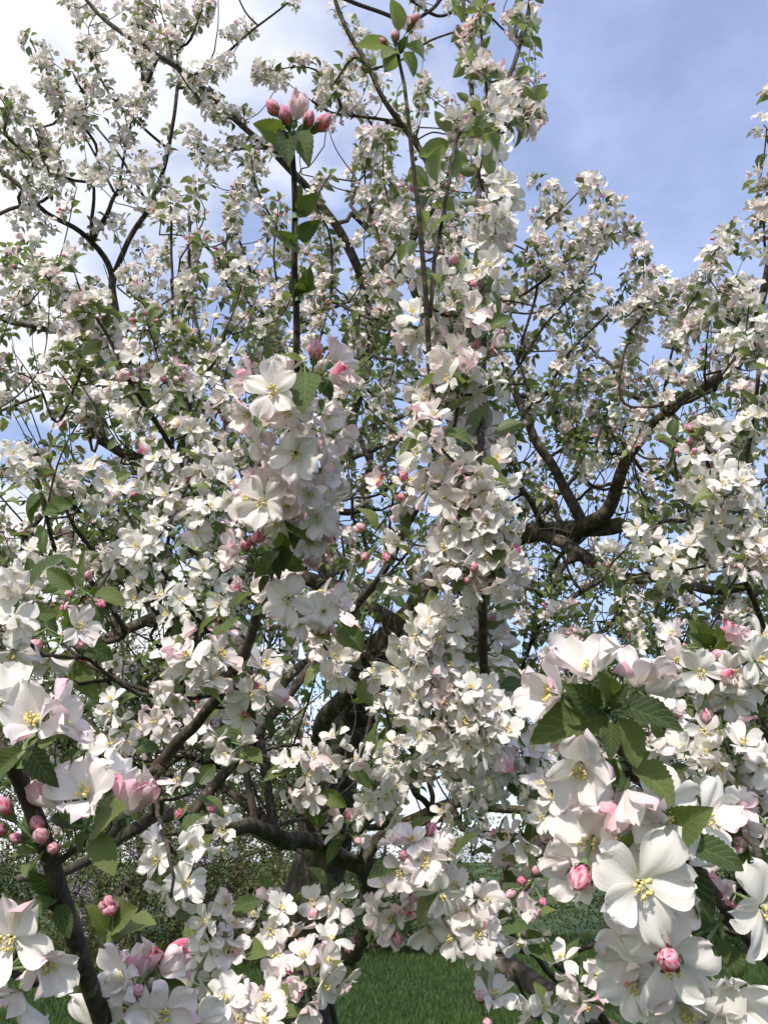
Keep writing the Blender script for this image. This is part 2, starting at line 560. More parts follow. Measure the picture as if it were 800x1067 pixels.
def leaf(seed, lod, narrow=1.0):
    """unit length along +Y from the stalk, upper side +Z"""
    rng = np.random.default_rng(seed)
    nu, nv = {0: (25, 9), 1: (9, 5), 2: (4, 3)}[lod]
    u = np.linspace(0, 1, nu); v = np.linspace(-1, 1, nv)
    U, V = np.meshgrid(u, v, indexing='ij')
    hw = 0.33 * narrow * np.sin(np.pi * u ** 0.86) ** 0.8 * (1 - 0.18 * u)
    hw[0] = 0.012; hw[-1] = 0.004
    if lod == 0:
        hw[1:-1] *= 1 + 0.055 * ((np.arange(nu) % 2)[1:-1] * 2 - 1)
    fold = rng.uniform(0.15, 0.75)
    droop = rng.uniform(0.1, 0.7)
    f = rng.uniform(0, 6.28, 3)
    th = -droop * u ** 1.2 * 1.6 + 0.25
    y = np.concatenate([[0], np.cumsum(np.cos(th[1:]) / (nu - 1))])
    z = np.concatenate([[0], np.cumsum(np.sin(th[1:]) / (nu - 1))])
    X = V * hw[:, None] * math.cos(fold * 0.8)
    rip = 0.02 * np.sin(9 * U + f[0] + 2 * np.sign(V)) * np.abs(V) ** 2 + 0.012 * np.sin(17 * U + f[1]) * np.abs(V) ** 2
    off = np.abs(V) ** 1.15 * hw[:, None] * math.sin(fold) + rip * (hw[:, None] / 0.3) * 1.4
    tw = rng.uniform(-0.5, 0.5) * U
    X2 = X * np.cos(tw) - off * np.sin(tw)
    Z2 = z[:, None] + off * np.cos(tw) + X * np.sin(tw)
    Y2 = y[:, None] - off * np.sin(th)[:, None] * 0.3
    pts = np.stack([X2 + 0.06 * math.sin(f[2]) * U ** 2, Y2, Z2], -1).reshape(-1, 3)
    idx = np.arange(nu * nv).reshape(nu, nv)
    Q = np.stack([idx[:-1, :-1], idx[:-1, 1:], idx[1:, 1:], idx[1:, :-1]], -1).reshape(-1, 4)
    A = np.stack([U, V, np.full_like(U, rng.uniform(0, 1))], -1).reshape(-1, 3)
    b = Buf()
    b.add(pts, Q, 0, A)
    if lod < 2:
        vv, aa, qq, mm = tube(np.array([[0, -0.32, -0.06], [0, -0.15, -0.02], [0, 0.02, 0.0]]), [0.014, 0.012, 0.012], 5)
        b.add(vv, np.where(qq < 0, -1 - b.n, qq), 1, aa * 0)
    return b.arrays()


OPEN_CLASS = [1.0, 0.6, 0.25, 0.05]
NV = 7
PINKS = [0.05, 0.36, 0.54]
TF = {}           # (lod, open class, pink class) -> list of templates
for lod in (0, 1, 2):
    for oc in range(4):
        for pc in range(3):
            k = NV if oc < 2 else 3
            TF[lod, oc, pc] = [flower(1000 * lod + 100 * oc + 10 * pc + i * 7919, lod, OPEN_CLASS[oc], PINKS[pc] * (1.3 if oc > 1 else 1) + (0.04 if oc > 1 else 0)) for i in range(k)]
TB = {lod: [bud(50 + i, lod, p) for i, p in enumerate((0.7, 0.95, 1.3))] for lod in (0, 1, 2)}
TL = {lod: [leaf(70 + i, lod, 0.85 + 0.08 * (i % 4)) for i in range(8)] for lod in (0, 1, 2)}
MESH_CACHE = {}


def cached(kind, key, i):
    k = (kind, key, i)
    if k not in MESH_CACHE:
        t = (TF if kind == 'flower' else TB if kind == 'bud' else TL)[key][i]
        MESH_CACHE[k] = make_mesh(kind, *t, FLOWER_MATS if kind != 'leaf' else [M_LEAF, M_CALYX])
    return MESH_CACHE[k]


# ---------------------------------------------------------------- clusters
CLUSTERS = []


def lod_of(d):
    return 0 if d < 0.85 else 1 if d < 1.9 else 2


class Cluster:
    def __init__(self, spur, near=False):
        self.spur = np.asarray(spur, float)
        self.items = []            # (kind, key, variant, pos, R, scale)
        self.stalks = []           # (points, radii)
        self.near = near
        self.px, self.py, self.d = proj(self.spur)
        CLUSTERS.append(self)

    def fl(self, pos, axis, size=1.0, op=0, pk=0, stalk=True):
        lod = lod_of(self.d)
        R = frame(axis)
        pos = np.asarray(pos, float)
        self.items.append(('flower', (lod, op, pk), int(RNG.integers(len(TF[lod, op, pk]))), pos, R, size))
        if stalk: self.stalk(pos - R[:, 2] * 0.006 * size, R[:, 2])

    def bd(self, pos, axis, size=1.0, deep=None, stalk=True):
        lod = lod_of(self.d)
        R = frame(axis)
        pos = np.asarray(pos, float)
        self.items.append(('bud', lod, int(RNG.choice([0, 1, 2, 2])) if deep is None else deep, pos, R, size))
        if stalk: self.stalk(pos - R[:, 2] * 0.005 * size, R[:, 2])

    def stalk(self, end, ax):
        ln = np.linalg.norm(end - self.spur)
        mid = end - ax * ln * 0.45
        self.stalks.append((self.spur, (self.spur + mid) / 2 + (mid - self.spur) * 0.1, mid, end))

    def lf(self, base, tip, nrm, variant=None):
        """leaf from base to tip"""
        lod = lod_of(self.d)
        y = np.asarray(tip, float) - base
        L = np.linalg.norm(y); y /= L
        n = unit(np.asarray(nrm) - y * (np.asarray(nrm) @ y))
        x = np.cross(y, n)
        R = np.stack([x, y, n], 1)
        self.items.append(('leaf', lod, int(RNG.integers(8)) if variant is None else variant, np.asarray(base, float), R, L))


def hemi(ax, spread):
    """random direction around ax"""
    R = frame(ax)
    a = RNG.uniform(0, 2 * math.pi)
    t = spread * math.sqrt(RNG.uniform(0.02, 1))
    return R @ np.array([math.sin(t) * math.cos(a), math.sin(t) * math.sin(a), math.cos(t)])


def auto_cluster(spur, ax, n=5, nb=1, nl=4, pink=0.25, size=1.0, spread=1.3, reach=0.0225):
    c = Cluster(spur)
    ax = unit(ax)
    ga = 2.39996
    R = frame(ax)
    off = RNG.uniform(0, 6.28)
    for i in range(n):
        t = spread * math.sqrt((i + 0.35) / n) + RNG.uniform(-0.12, 0.12)
        a = off + i * ga + RNG.uniform(-0.25, 0.25)
        d = R @ np.array([math.sin(t) * math.cos(a), math.sin(t) * math.sin(a), math.cos(t)])
        d = unit(d + np.array([0, 0, 0.12]))
        r = RNG.uniform()
        op = 0 if r < 0.72 else 1 if r < 0.92 else 2
        q = RNG.uniform()
        pk = 2 if q < pink * 0.3 else 1 if q < pink * 1.6 else 0
        fa = unit(d + RNG.normal(0, 0.3, 3))
        c.fl(spur + d * reach * RNG.uniform(0.8, 1.2) * size, fa, size * RNG.uniform(0.86, 1.12), op, pk)
    for i in range(nb):
        d = hemi(ax, spread)
        c.bd(spur + d * reach * RNG.uniform(0.8, 1.25), d, RNG.uniform(0.8, 1.1))
    for i in range(nl):
        a = off + i * 2 * math.pi / max(nl, 1) + RNG.uniform(-0.4, 0.4)
        t = RNG.uniform(1.15, 2.1)
        d = R @ np.array([math.sin(t) * math.cos(a), math.sin(t) * math.sin(a), math.cos(t)])
        d = unit(d + np.array([0, 0, RNG.uniform(-0.35, 0.15)]))
        L = RNG.uniform(0.026, 0.048)
        nrm = unit(ax * 0.7 + np.array([0, 0, 0.8]) + RNG.normal(0, 0.35, 3))
        b = spur + d * 0.012
        c.lf(b, b + d * L, nrm)
    return c


# ---------------------------------------------------------------- the apple tree's branches
BR = []             # dict(pts, rad, kind)
SK_P, SK_R = [], []        # skeleton nodes the fill may attach to


def nearest_sk(p):
    a = np.array(SK_P)
    i = int(np.argmin(((a - p) ** 2).sum(1)))
    return a[i], SK_R[i]


def branch(px, w0, w1, snap=True, attach=True, name='branch', label=None, wob=0.006, raw=None):
    pts = [P(*q) for q in px] if raw is None else [np.asarray(q, float) for q in raw]
    ds = [proj(p)[2] for p in pts]
    n = len(pts)
    rad = [(w0 + (w1 - w0) * i / (n - 1)) * ds[i] / F / 2 for i in range(n)]
    if snap and SK_P:
        q, r = nearest_sk(pts[0])
        if np.linalg.norm(q - pts[0]) > 0.01:
            pts = [q] + pts
            rad = [min(r * 0.9, rad[0] * 1.25)] + rad
    sp, sr = smooth_path(pts, rad, 0.03 if max(ds) > 1.2 else 0.012)
    if len(sp) > 4:
        k = np.arange(len(sp))
        amp = np.minimum(sr * 0.5, wob)
        ph = RNG.uniform(0, 6.28, 3)
        for ax, e in enumerate(np.eye(3)):
            sp[1:-1] += ((np.sin(k * 0.9 + ph[ax]) * 0.6 + np.sin(k * 0.37 + 2 * ph[ax])) * amp)[1:-1, None] * e
    big = max(rad) > 0.016
    BR.append(dict(pts=sp, rad=sr, name=name, label=label, big=big))
    if attach:
        for i in range(0, len(sp), 2):
            SK_P.append(sp[i]); SK_R.append(sr[i])
    return sp, sr


# trunk (built apart below, but its axis carries the limbs)
t0 = P(318, 1000, 3.8)
TR = [np.array([t0[0] - 0.06, t0[1] - 0.05, -0.05]), np.array([t0[0] - 0.03, t0[1] - 0.02, 0.35]), np.array([t0[0] - 0.01, t0[1], 0.8]),
      P(308, 1010, 3.8), P(325, 940, 3.8), P(336, 880, 3.8), P(344, 825, 3.8), P(358, 780, 3.8), P(370, 745, 3.8), P(381, 700, 3.65)]
TRr = [0.24, 0.175, 0.15, 0.14, 0.132, 0.125, 0.115, 0.10, 0.09, 0.075]
tp, tr = smooth_path(TR, TRr, 0.035)
for i in range(0, len(tp), 3):
    SK_P.append(tp[i]); SK_R.append(tr[i])

# limbs: pixel x, pixel y, depth ; width in pixels at both ends
branch([(381, 700, 3.65), (400, 670, 3.5), (425, 645, 3.4), (455, 600, 3.3), (500, 573, 3.3), (555, 556, 3.2), (610, 550, 3.1), (648, 546, 3.0)], 32, 15, False)
branch([(600, 551, 3.1), (628, 538, 3.0), (644, 505, 2.9), (662, 462, 2.8), (700, 425, 2.6), (735, 402, 2.4), (765, 378, 2.2), (785, 335, 2.1), (800, 280, 2.0), (812, 180, 2.0), (815, 60, 2.1)], 16, 6)
branch([(606, 549, 3.1), (590, 515, 3.1), (575, 485, 3.15), (550, 440, 3.2), (530, 395, 3.3), (512, 340, 3.3), (500, 280, 3.3)], 12, 5)
branch([(555, 556, 3.2), (610, 578, 3.0), (650, 600, 2.9), (700, 606, 2.6), (755, 612, 2.4), (830, 600, 2.2)], 14, 9)
branch([(350, 800, 3.7), (333, 765, 3.5), (347, 738, 3.4), (370, 719, 3.3), (410, 710, 3.1), (438, 712, 3.0), (458, 695, 2.9), (476, 668, 2.9), (480, 640, 2.9)], 20, 8)
branch([(388, 690, 3.5), (350, 670, 3.3), (315, 697, 3.1), (285, 722, 3.0), (245, 738, 2.9), (200, 745, 2.9), (150, 735, 2.8)], 15, 6)
branch([(415, 652, 3.4), (350, 612, 3.4), (290, 597, 3.4), (235, 602, 3.4), (198, 622, 3.3), (165, 643, 3.2), (130, 657, 3.1), (90, 676, 3.0), (40, 690, 3.0), (-20, 700, 2.9)], 17, 7)
branch([(130, 657, 3.1), (105, 640, 3.1), (55, 632, 3.1), (0, 645, 3.0), (-40, 640, 3.0)], 9, 5)
branch([(385, 690, 3.55), (345, 615, 3.6), (325, 560, 3.6), (285, 510, 3.6), (235, 470, 3.6), (175, 430, 3.6), (135, 385, 3.6), (120, 335, 3.6), (118, 290, 3.6)], 16, 8)
branch([(345, 615, 3.6), (345, 530, 3.7), (365, 440, 3.7), (385, 360, 3.6), (375, 290, 3.5), (350, 235, 3.4), (320, 194, 3.4), (290, 165, 3.35), (250, 130, 3.3), (205, 84, 3.3), (150, 50, 3.2), (110, 20, 3.2), (80, -12, 3.2)], 12, 3.5)
branch([(385, 355, 3.6), (410, 290, 3.4), (440, 235, 3.3), (453, 200, 3.2), (442, 163, 3.2), (426, 136, 3.2), (400, 105, 3.1), (385, 75, 3.1), (366, 38, 3.1), (350, 0, 3.1), (345, -25, 3.1)], 8, 4)
branch([(118, 290, 3.6), (108, 266, 3.6), (95, 250, 3.55), (75, 236, 3.5), (50, 222, 3.5), (30, 204, 3.4), (0, 174, 3.4), (-25, 150, 3.4)], 6.5, 4)
branch([(118, 290, 3.6), (130, 264, 3.6), (150, 226, 3.6), (158, 205, 3.6), (170, 175, 3.55), (180, 140, 3.5), (186, 84, 3.5)], 6.5, 3.5)
branch([(205, 84, 3.3), (186, 90, 3.4), (230, 60, 3.2), (262, 32, 3.2), (300, 3, 3.2)], 3.5, 2)
branch([(97, 252, 3.55), (97, 228, 3.5), (97, 190, 3.5)], 4.5, 3)
branch([(98, 250, 3.55), (112, 225, 3.5), (121, 203, 3.5), (138, 186, 3.5)], 5, 3.5)
branch([(121, 203, 3.5), (105, 172, 3.45), (85, 135, 3.4)], 3, 2)
branch([(121, 203, 3.5), (130, 165, 3.4), (138, 120, 3.4)], 3.5, 2)
branch([(152, 206, 3.55), (130, 170, 3.5), (110, 145, 3.5), (98, 130, 3.5)], 3, 2)
branch([(172, 152, 3.5), (145, 128, 3.4), (118, 103, 3.4), (100, 72, 3.4), (93, 50, 3.4)], 3, 2)
branch([(34, 212, 3.4), (15, 218, 3.3), (-20, 230, 3.2)], 4, 4)
branch([(0, 330, 2.4), (22, 338, 2.5), (50, 345, 2.6), (78, 347, 2.7), (95, 360, 2.9), (115, 380, 3.2), (150, 430, 3.5)][::-1], 7, 5)
branch([(340, 530, 3.7), (360, 488, 3.6), (395, 465, 3.5), (450, 440, 3.4), (490, 400, 3.3)], 6, 4)
branch([(400, 130, 3.2), (415, 127, 3.2), (380, 122, 3.2), (345, 116, 3.2), (325, 105, 3.2)], 4, 2.5)
branch([(565, 556, 3.2), (558, 530, 3.1), (543, 508, 3.0), (535, 480, 3.0)], 8, 4)
branch([(590, 585, 3.0), (570, 620, 2.9), (540, 615, 2.8), (505, 640, 2.8)], 7, 4)
branch([(640, 595, 2.9), (600, 620, 2.8), (560, 655, 2.8), (545, 690, 2.8)], 7, 3.5)
branch([(650, 600, 2.9), (640, 645, 2.8), (615, 668, 2.7), (600, 690, 2.7)], 6, 3)
branch([(700, 606, 2.6), (680, 640, 2.6), (720, 680, 2.6), (745, 745, 2.6)], 5, 3)

# low limb: rises from the trunk, forks to the left bough, the right arc and the drooping right bough
low_a, _ = branch([(330, 1040, 3.7), (362, 1000, 3.2), (384, 955, 2.8), (383, 925, 2.6), (374, 900, 2.5)], 22, 17)
branch([(374, 900, 2.5), (345, 886, 2.3), (305, 873, 2.0), (260, 865, 1.7), (215, 859, 1.45), (165, 852, 1.2), (130, 872, 1.1), (95, 892, 1.0), (62, 908, 0.95), (20, 915, 0.9)], 19, 8)
branch([(376, 898, 2.5), (390, 876, 2.5), (412, 858, 2.45), (440, 850, 2.4), (480, 838, 2.4), (530, 845, 2.4), (580, 848, 2.3), (640, 840, 2.2)], 15, 7)
droop, _ = branch([(380, 905, 2.55), (415, 915, 2.5), (445, 940, 2.35), (475, 966, 2.2), (530, 1005, 2.0), (585, 1042, 1.8), (650, 1085, 1.6), (740, 1130, 1.3), (860, 1140, 1.0)], 20, 24)
branch([(600, 1050, 1.75), (570, 1010, 1.6), (545, 990, 1.5), (480, 990, 1.6), (440, 982, 1.7)], 7, 4, name='branch')
branch([(640, 1080, 1.6), (610, 1030, 1.4), (575, 1002, 1.3), (600, 990, 1.2), (640, 975, 1.15)], 7, 4)
branch([(620, 1065, 1.6), (560, 1060, 1.2), (545, 1040, 1.1), (535, 1010, 1.05)], 5, 4)
branch([(60, 1250, 1.6), (330, 1180, 3.4)][::-1], 24, 22, name='branch')

# ------ near shoots (nothing else is hung on them)
NEAR = dict(attach=False, wob=0.0012)
shootS, _ = branch([(165, 845, 1.18), (160, 810, 1.05), (182, 778, 0.98), (215, 742, 0.92), (240, 705, 0.86), (260, 665, 0.82), (272, 625, 0.78), (288, 580, 0.74),
                    (300, 520, 0.70), (308, 460, 0.67), (310, 400, 0.65), (310, 340, 0.63), (308, 280, 0.61), (306, 220, 0.60), (303, 165, 0.59), (303, 148, 0.59)], 14, 5, **NEAR)
branch([(168, 800, 1.0), (120, 830, 1.0), (100, 850, 1.0)], 9, 6, **NEAR)
branch([(105, 1110, 0.50), (106, 1062, 0.48), (90, 1010, 0.46), (72, 950, 0.44), (55, 895, 0.42), (30, 840, 0.41), (8, 795, 0.40), (-10, 770, 0.40)], 22, 15, False, **NEAR)
branch([(105, 1110, 0.50), (115, 1200, 0.60), (90, 1250, 1.0), (60, 1250, 1.6)], 22, 22, False, **NEAR)
branch([(10, 800, 0.40), (20, 788, 0.395), (38, 776, 0.395)], 9, 5, False, **NEAR)
branch([(58, 900, 0.42), (85, 880, 0.42), (95, 862, 0.415)], 8, 5, False, **NEAR)
branch([(860, 1140, 1.0), (850, 1080, 0.62), (815, 1010, 0.46), (780, 985, 0.44), (758, 958, 0.43), (735, 920, 0.42), (712, 885, 0.415), (692, 850, 0.41), (668, 815, 0.405), (645, 780, 0.40), (632, 742, 0.40)], 17, 7, False, **NEAR)
branch([(800, 1000, 0.45), (785, 960, 0.44), (770, 930, 0.44)], 9, 5, False, **NEAR)
# shoot M with its tip bud, shoot N (dense white column), shoot O, and others at about a metre
shootM, _ = branch([(345, 668, 1.5), (372, 630, 1.35), (398, 598, 1.2), (425, 545, 1.1), (448, 500, 1.05), (452, 440, 1.03), (448, 380, 1.02), (444, 310, 1.0), (437, 220, 1.0), (428, 150, 1.0), (420, 90, 1.0), (414, 55, 1.0)], 9, 3.5, **NEAR)
shootM2, _ = branch([(425, 545, 1.1), (456, 486, 1.05), (474, 440, 1.0), (478, 400, 1.0)], 5, 3, False, **NEAR)
shootN, _ = branch([(480, 700, 2.2), (500, 715, 1.6), (503, 700, 1.1), (502, 640, 0.98), (499, 560, 0.95), (500, 480, 0.99), (502, 400, 1.12), (502, 300, 1.25), (500, 240, 1.35), (496, 180, 1.5), (493, 110, 1.65), (487, 50, 1.8), (482, -10, 1.9)], 10, 4, **NEAR)
shootO, _ = branch([(500, 240, 1.35), (512, 165, 1.5), (522, 105, 1.6), (538, 60, 1.7), (547, 25, 1.8), (553, -10, 1.8)], 6, 4, False, **NEAR)
shootO2, _ = branch([(500, 200, 1.45), (507, 120, 1.6), (503, 60, 1.7), (500, 10, 1.8)], 3.5, 2.5, False, **NEAR)
shootO3, _ = branch([(514, 155, 1.5), (530, 130, 1.55), (548, 112, 1.6)], 3, 2, False, **NEAR)
shootP, _ = branch([(448, 330, 1.01), (455, 260, 1.05), (466, 195, 1.08), (478, 140, 1.1), (490, 130, 1.1)], 5, 3, False, **NEAR)
shootQ, _ = branch([(245, 735, 1.9), (225, 672, 1.8), (200, 635, 1.7), (178, 605, 1.65), (160, 580, 1.6), (130, 530, 1.6)], 6, 3, **NEAR)
shootR, _ = branch([(250, 640, 2.2), (215, 540, 1.7), (190, 488, 1.6), (170, 450, 1.5), (150, 420, 1.45), (130, 388, 1.4), (112, 350, 1.4), (100, 330, 1.4)], 7, 3, **NEAR)
shootT, _ = branch([(130, 660, 2.9), (90, 600, 2.0), (62, 580, 1.5), (50, 540, 1.4), (43, 510, 1.4), (40, 500, 1.4)], 6, 3, **NEAR)
shootU, _ = branch([(165, 643, 3.1), (120, 600, 2.4), (95, 570, 2.1), (76, 545, 2.0), (65, 520, 2.0)], 6, 3, **NEAR)
shootV, _ = branch([(770, 640, 2.2), (795, 680, 1.5), (790, 640, 1.4), (770, 590, 1.35), (752, 540, 1.3), (740, 500, 1.3), (735, 470, 1.3)], 7, 4, wob=0.0012)
shootW, _ = branch([(700, 606, 2.5), (725, 580, 1.9), (760, 540, 1.6), (775, 490, 1.6), (785, 430, 1.6), (790, 380, 1.6)], 7, 4, wob=0.0012)
shootX, _ = branch([(480, 838, 2.4), (500, 810, 1.8), (505, 790, 1.4), (505, 765, 1.05), (485, 740, 0.97), (460, 718, 0.97)], 7, 4, **NEAR)
shootY, _ = branch([(205, 620, 3.3), (212, 520, 3.0), (212, 440, 2.8), (210, 380, 2.8), (200, 300, 2.8), (197, 225, 2.8)], 6, 3)
shootZ, _ = branch([(165, 640, 3.1), (180, 500, 2.8), (180, 350, 2.6), (180, 280, 2.6), (178, 215, 2.6)], 4, 2.5)

TIPS = [   # upright and arching shoots of the outer crown: points, depth at start and end
    ([(560, 296), (590, 272), (630, 246), (656, 242)], 2.8), ([(548, 262), (565, 235), (590, 212), (612, 190)], 2.9), ([(575, 225), (577, 205)], 2.9),
    ([(540, 380), (570, 335), (600, 300), (625, 262), (620, 240)], 2.8), ([(560, 420), (590, 370), (640, 320), (655, 290)], 2.8),
    ([(649, 420), (650, 370), (668, 320), (670, 270)], 2.6), ([(655, 345), (680, 318), (705, 303)], 2.6), ([(690, 430), (695, 390), (712, 330), (738, 290), (758, 248)], 2.4),
    ([(620, 470), (632, 430), (640, 400)], 2.7), ([(735, 400), (735, 360), (742, 320)], 2.2), ([(765, 380), (770, 340), (765, 310)], 2.1), ([(800, 280), (796, 240), (800, 200)], 2.0),
    ([(812, 180), (802, 150), (802, 110)], 2.0), ([(790, 360), (760, 350), (735, 345)], 2.0), ([(720, 560), (705, 500), (700, 440), (712, 410)], 2.3),
    ([(680, 545), (660, 480), (672, 430)], 2.6), ([(610, 500), (600, 430), (612, 370)], 2.9), ([(780, 520), (760, 470), (770, 420)], 1.9),
    ([(20, 205), (40, 150), (20, 110)], 3.3), ([(5, 140), (10, 118), (-5, 95)], 3.0), ([(62, 125), (48, 92), (40, 60), (32, 40)], 3.4), ([(100, 150), (75, 118), (58, 85)], 3.4),
    ([(90, 108), (80, 85), (76, 75)], 3.3), ([(150, 90), (148, 55), (150, 10)], 3.3), ([(170, 60), (165, 30), (155, 5)], 3.3), ([(186, 70), (183, 20), (182, -10)], 3.3), ([(200, 40), (212, 5)], 3.2),
    ([(245, 125), (215, 110), (200, 90)], 3.2), ([(300, 165), (270, 155), (210, 160)], 3.3), ([(70, 185), (50, 165), (25, 158)], 3.4), ([(52, 205), (52, 175), (65, 150)], 3.4),
    ([(260, 290), (245, 235), (250, 200)], 3.2), ([(240, 300), (235, 260), (245, 205)], 3.0), ([(290, 330), (285, 270), (290, 215)], 2.9), ([(40, 345), (25, 300), (10, 265)], 2.6),
    ([(75, 345), (60, 310), (40, 275), (33, 262)], 2.5), ([(95, 380), (80, 330), (50, 290), (38, 278)], 2.2), ([(110, 370), (90, 320), (75, 275)], 2.0),
    ([(340, 320), (345, 250), (330, 210), (345, 180)], 2.9), ([(400, 330), (395, 250), (380, 190), (385, 150)], 2.8), ([(415, 250), (400, 190), (400, 150)], 2.6),
    ([(300, 260), (270, 200), (262, 165)], 3.1), ([(355, 110), (350, 95), (320, 70), (275, 75)], 3.1), ([(368, 60), (350, 85), (340, 100)], 3.0),
    ([(350, 420), (330, 380), (340, 330)], 2.9), ([(235, 430), (225, 380), (245, 340)], 2.6), ([(60, 440), (40, 400), (10, 385)], 2.4), ([(100, 470), (85, 420), (60, 385)], 2.0),
]
SHOOT_PATHS = []
TIP_PATHS = []
for pts, d in TIPS:
    q = [(x, y, d + RNG.uniform(-0.05, 0.05)) for x, y in pts]
    sp, sr = branch(q, 3.2, 1.0, wob=0.003, name='twig')
    TIP_PATHS.append(sp)


# ---------------------------------------------------------------- fill of the crown
DENS = [
 "0253320326610000", "0335441524620000", "2334532454410001", "4334443556402001", "3335115777535001", "3435435778554113", "4446557888675445",
 "4468678988776457", "4469789888877678", "5579988998887789", "6789998999988899", "6899998889877899", "7879887788756789", "6567887788766789",
 "5457777789777889", "5667777899988888", "6678877899998888", "5555565677878888", "4444443345567888", "3333443333345777", "2222332222234566", "1111221111123455"]


def dens(x, y):
    i, j = int(y // 50), int(x // 50)
    if y < 0: i = 0
    if not 0 <= i < len(DENS): return 0
    j = min(max(j, 0), 15)
    return int(DENS[i][j])


def dens_s(x, y):
    """bilinear"""
    fx, fy = x / 50 - 0.5, y / 50 - 0.5
    i, j = math.floor(fy), math.floor(fx)
    a, b = fy - i, fx - j
    g = lambda ii, jj: dens(max(0, min(15, jj)) * 50 + 1, max(0, min(21, ii)) * 50 + 1)
    return (g(i, j) * (1 - b) + g(i, j + 1) * b) * (1 - a) + (g(i + 1, j) * (1 - b) + g(i + 1, j + 1) * b) * a


def depth_range(x, y):
    if y < 250: return 2.9, 4.4
    if x > 540 and y < 560: return (2.7, 5.0) if x < 720 else (2.0, 4.2)
    if y < 560: return (2.0, 4.3) if x < 260 else (2.4, 4.8)
    if y < 720: return (1.9, 4.0) if x < 260 else (2.1, 4.6)
    return 1.8, 3.6


CENTER = np.array([t0[0], t0[1], 1.4])
attract, shoots = [], []
tries = 0
while len(shoots) < 640 and tries < 20000:
    tries += 1
    x, y = RNG.uniform(-60, 860), RNG.uniform(-40, 900)
    dn = dens_s(x, y)
    if RNG.uniform() > (dn / 9) ** 2.1: continue
    lo, hi = depth_range(x, y)
    # thinner parts of the crown (open sky shows) sit on the far side, dense parts come nearer
    d = RNG.uniform(lo, hi)
    p = P(x, y, d)
    if p[2] < 0.9: continue
    out = unit(p - CENTER)
    dirn = unit(np.array([0, 0, 0.95]) + out * 0.55 + RNG.normal(0, 0.38, 3))
    L = RNG.uniform(0.16, 0.48)
    # keep the shoot inside the outline
    ok = 0
    for s in (0.35, 0.7, 1.0):
        q = proj(p + dirn * L * s)
        if dens_s(q[0], q[1]) < 2.2: break
        ok = s
    if ok == 0: continue
    shoots.append((p, dirn, L * ok))
for k in range(230):
    x, y = RNG.uniform(-40, 840), RNG.uniform(200, 840)
    if dens_s(x, y) < 5: continue
    lo, hi = depth_range(x, y)
    attract.append(P(x, y, RNG.uniform(lo + 0.4, hi)))

# greedy growth: every shoot base joins the nearest wood, paths through the interior preferred
nodes = [s[0] for s in shoots] + attract
N = len(nodes)
NP = np.array(nodes)
sk = np.array(SK_P)
D0 = np.sqrt(((NP[:, None] - sk[None]) ** 2).sum(-1))
par = D0.argmin(1)
best = D0.min(1)
par_kind = np.zeros(N, int)          # 0 skeleton, 1 node
cost = best.copy()
done = np.zeros(N, bool)
order = []
path = np.zeros(N)
for it in range(N):
    c = np.where(done, 1e9, cost)
    i = int(c.argmin())
    done[i] = True
    path[i] = cost[i]
    order.append(i)
    dd = np.sqrt(((NP - NP[i]) ** 2).sum(1)) + 0.45 * path[i]
    up = (~done) & (dd < cost)
    cost[up] = dd[up]; par[up] = i; par_kind[up] = 1
load = np.ones(N)
for i in reversed(order):
    if par_kind[i] == 1:
        load[par[i]] += load[i]
TWIG_PARTS, BIG_TWIGS = [], []
for i in order:
    q = NP[par[i]] if par_kind[i] else sk[par[i]]
    p = NP[i]
    r1 = 0.0028 * load[i] ** 0.45
    r0 = min(r1 * 1.25, 0.02)
    L = np.linalg.norm(p - q)
    if L < 0.01: continue
    m1 = q * 0.66 + p * 0.34 + RNG.normal(0, 0.05 * L, 3) - np.array([0, 0, 0.05 * L])
    m2 = q * 0.33 + p * 0.67 + RNG.normal(0, 0.05 * L, 3) - np.array([0, 0, 0.04 * L])
    sp, sr = smooth_path([q, m1, m2, p], [r0, (2 * r0 + r1) / 3, (r0 + 2 * r1) / 3, r1], 0.022)
    (BIG_TWIGS if L * load[i] ** 0.5 > 0.9 else TWIG_PARTS).append((sp, sr))
for p, dirn, L in shoots:
    bend = RNG.normal(0, 0.10, 3) * L
    sp, sr = smooth_path([p, p + dirn * L * 0.5 + bend, p + dirn * L + np.array([0, 0, 0.08 * L])], [0.0028, 0.0021, 0.0013], 0.025)
    TWIG_PARTS.append((sp, sr))
    SHOOT_PATHS.append((sp, 0.064))
# little bare spurs and twiglets through the inside of the crown
for k in range(1300):
    sp0, sr0 = TWIG_PARTS[int(RNG.integers(len(TWIG_PARTS)))] if k % 3 else (BR[int(RNG.integers(4, 30))]['pts'], None)
    a = sp0[int(RNG.integers(len(sp0)))]
    if proj(a)[2] < 1.5 or proj(a)[1] < 330: continue
    L = RNG.uniform(0.05, 0.2)
    dv = unit(RNG.normal(0, 1, 3) + [0, 0, 0.6]) * L
    TWIG_PARTS.append(smooth_path([a, a + dv * 0.35 + RNG.normal(0, 0.008, 3), a + dv * 0.7 + RNG.normal(0, 0.01, 3), a + dv], [0.0022, 0.0018, 0.0015, 0.0010], 0.03))


def hides_bough(x, y, d, margin=14):
    """would a cluster here cover one of the boughs that the picture shows bare?"""
    for pts, w in BARE:
        for (bx, by, bd), ww in zip(pts, w):
            if d < bd + 0.1 and (x - bx) ** 2 + (y - by) ** 2 < (margin + ww) ** 2:
                return True
    return False


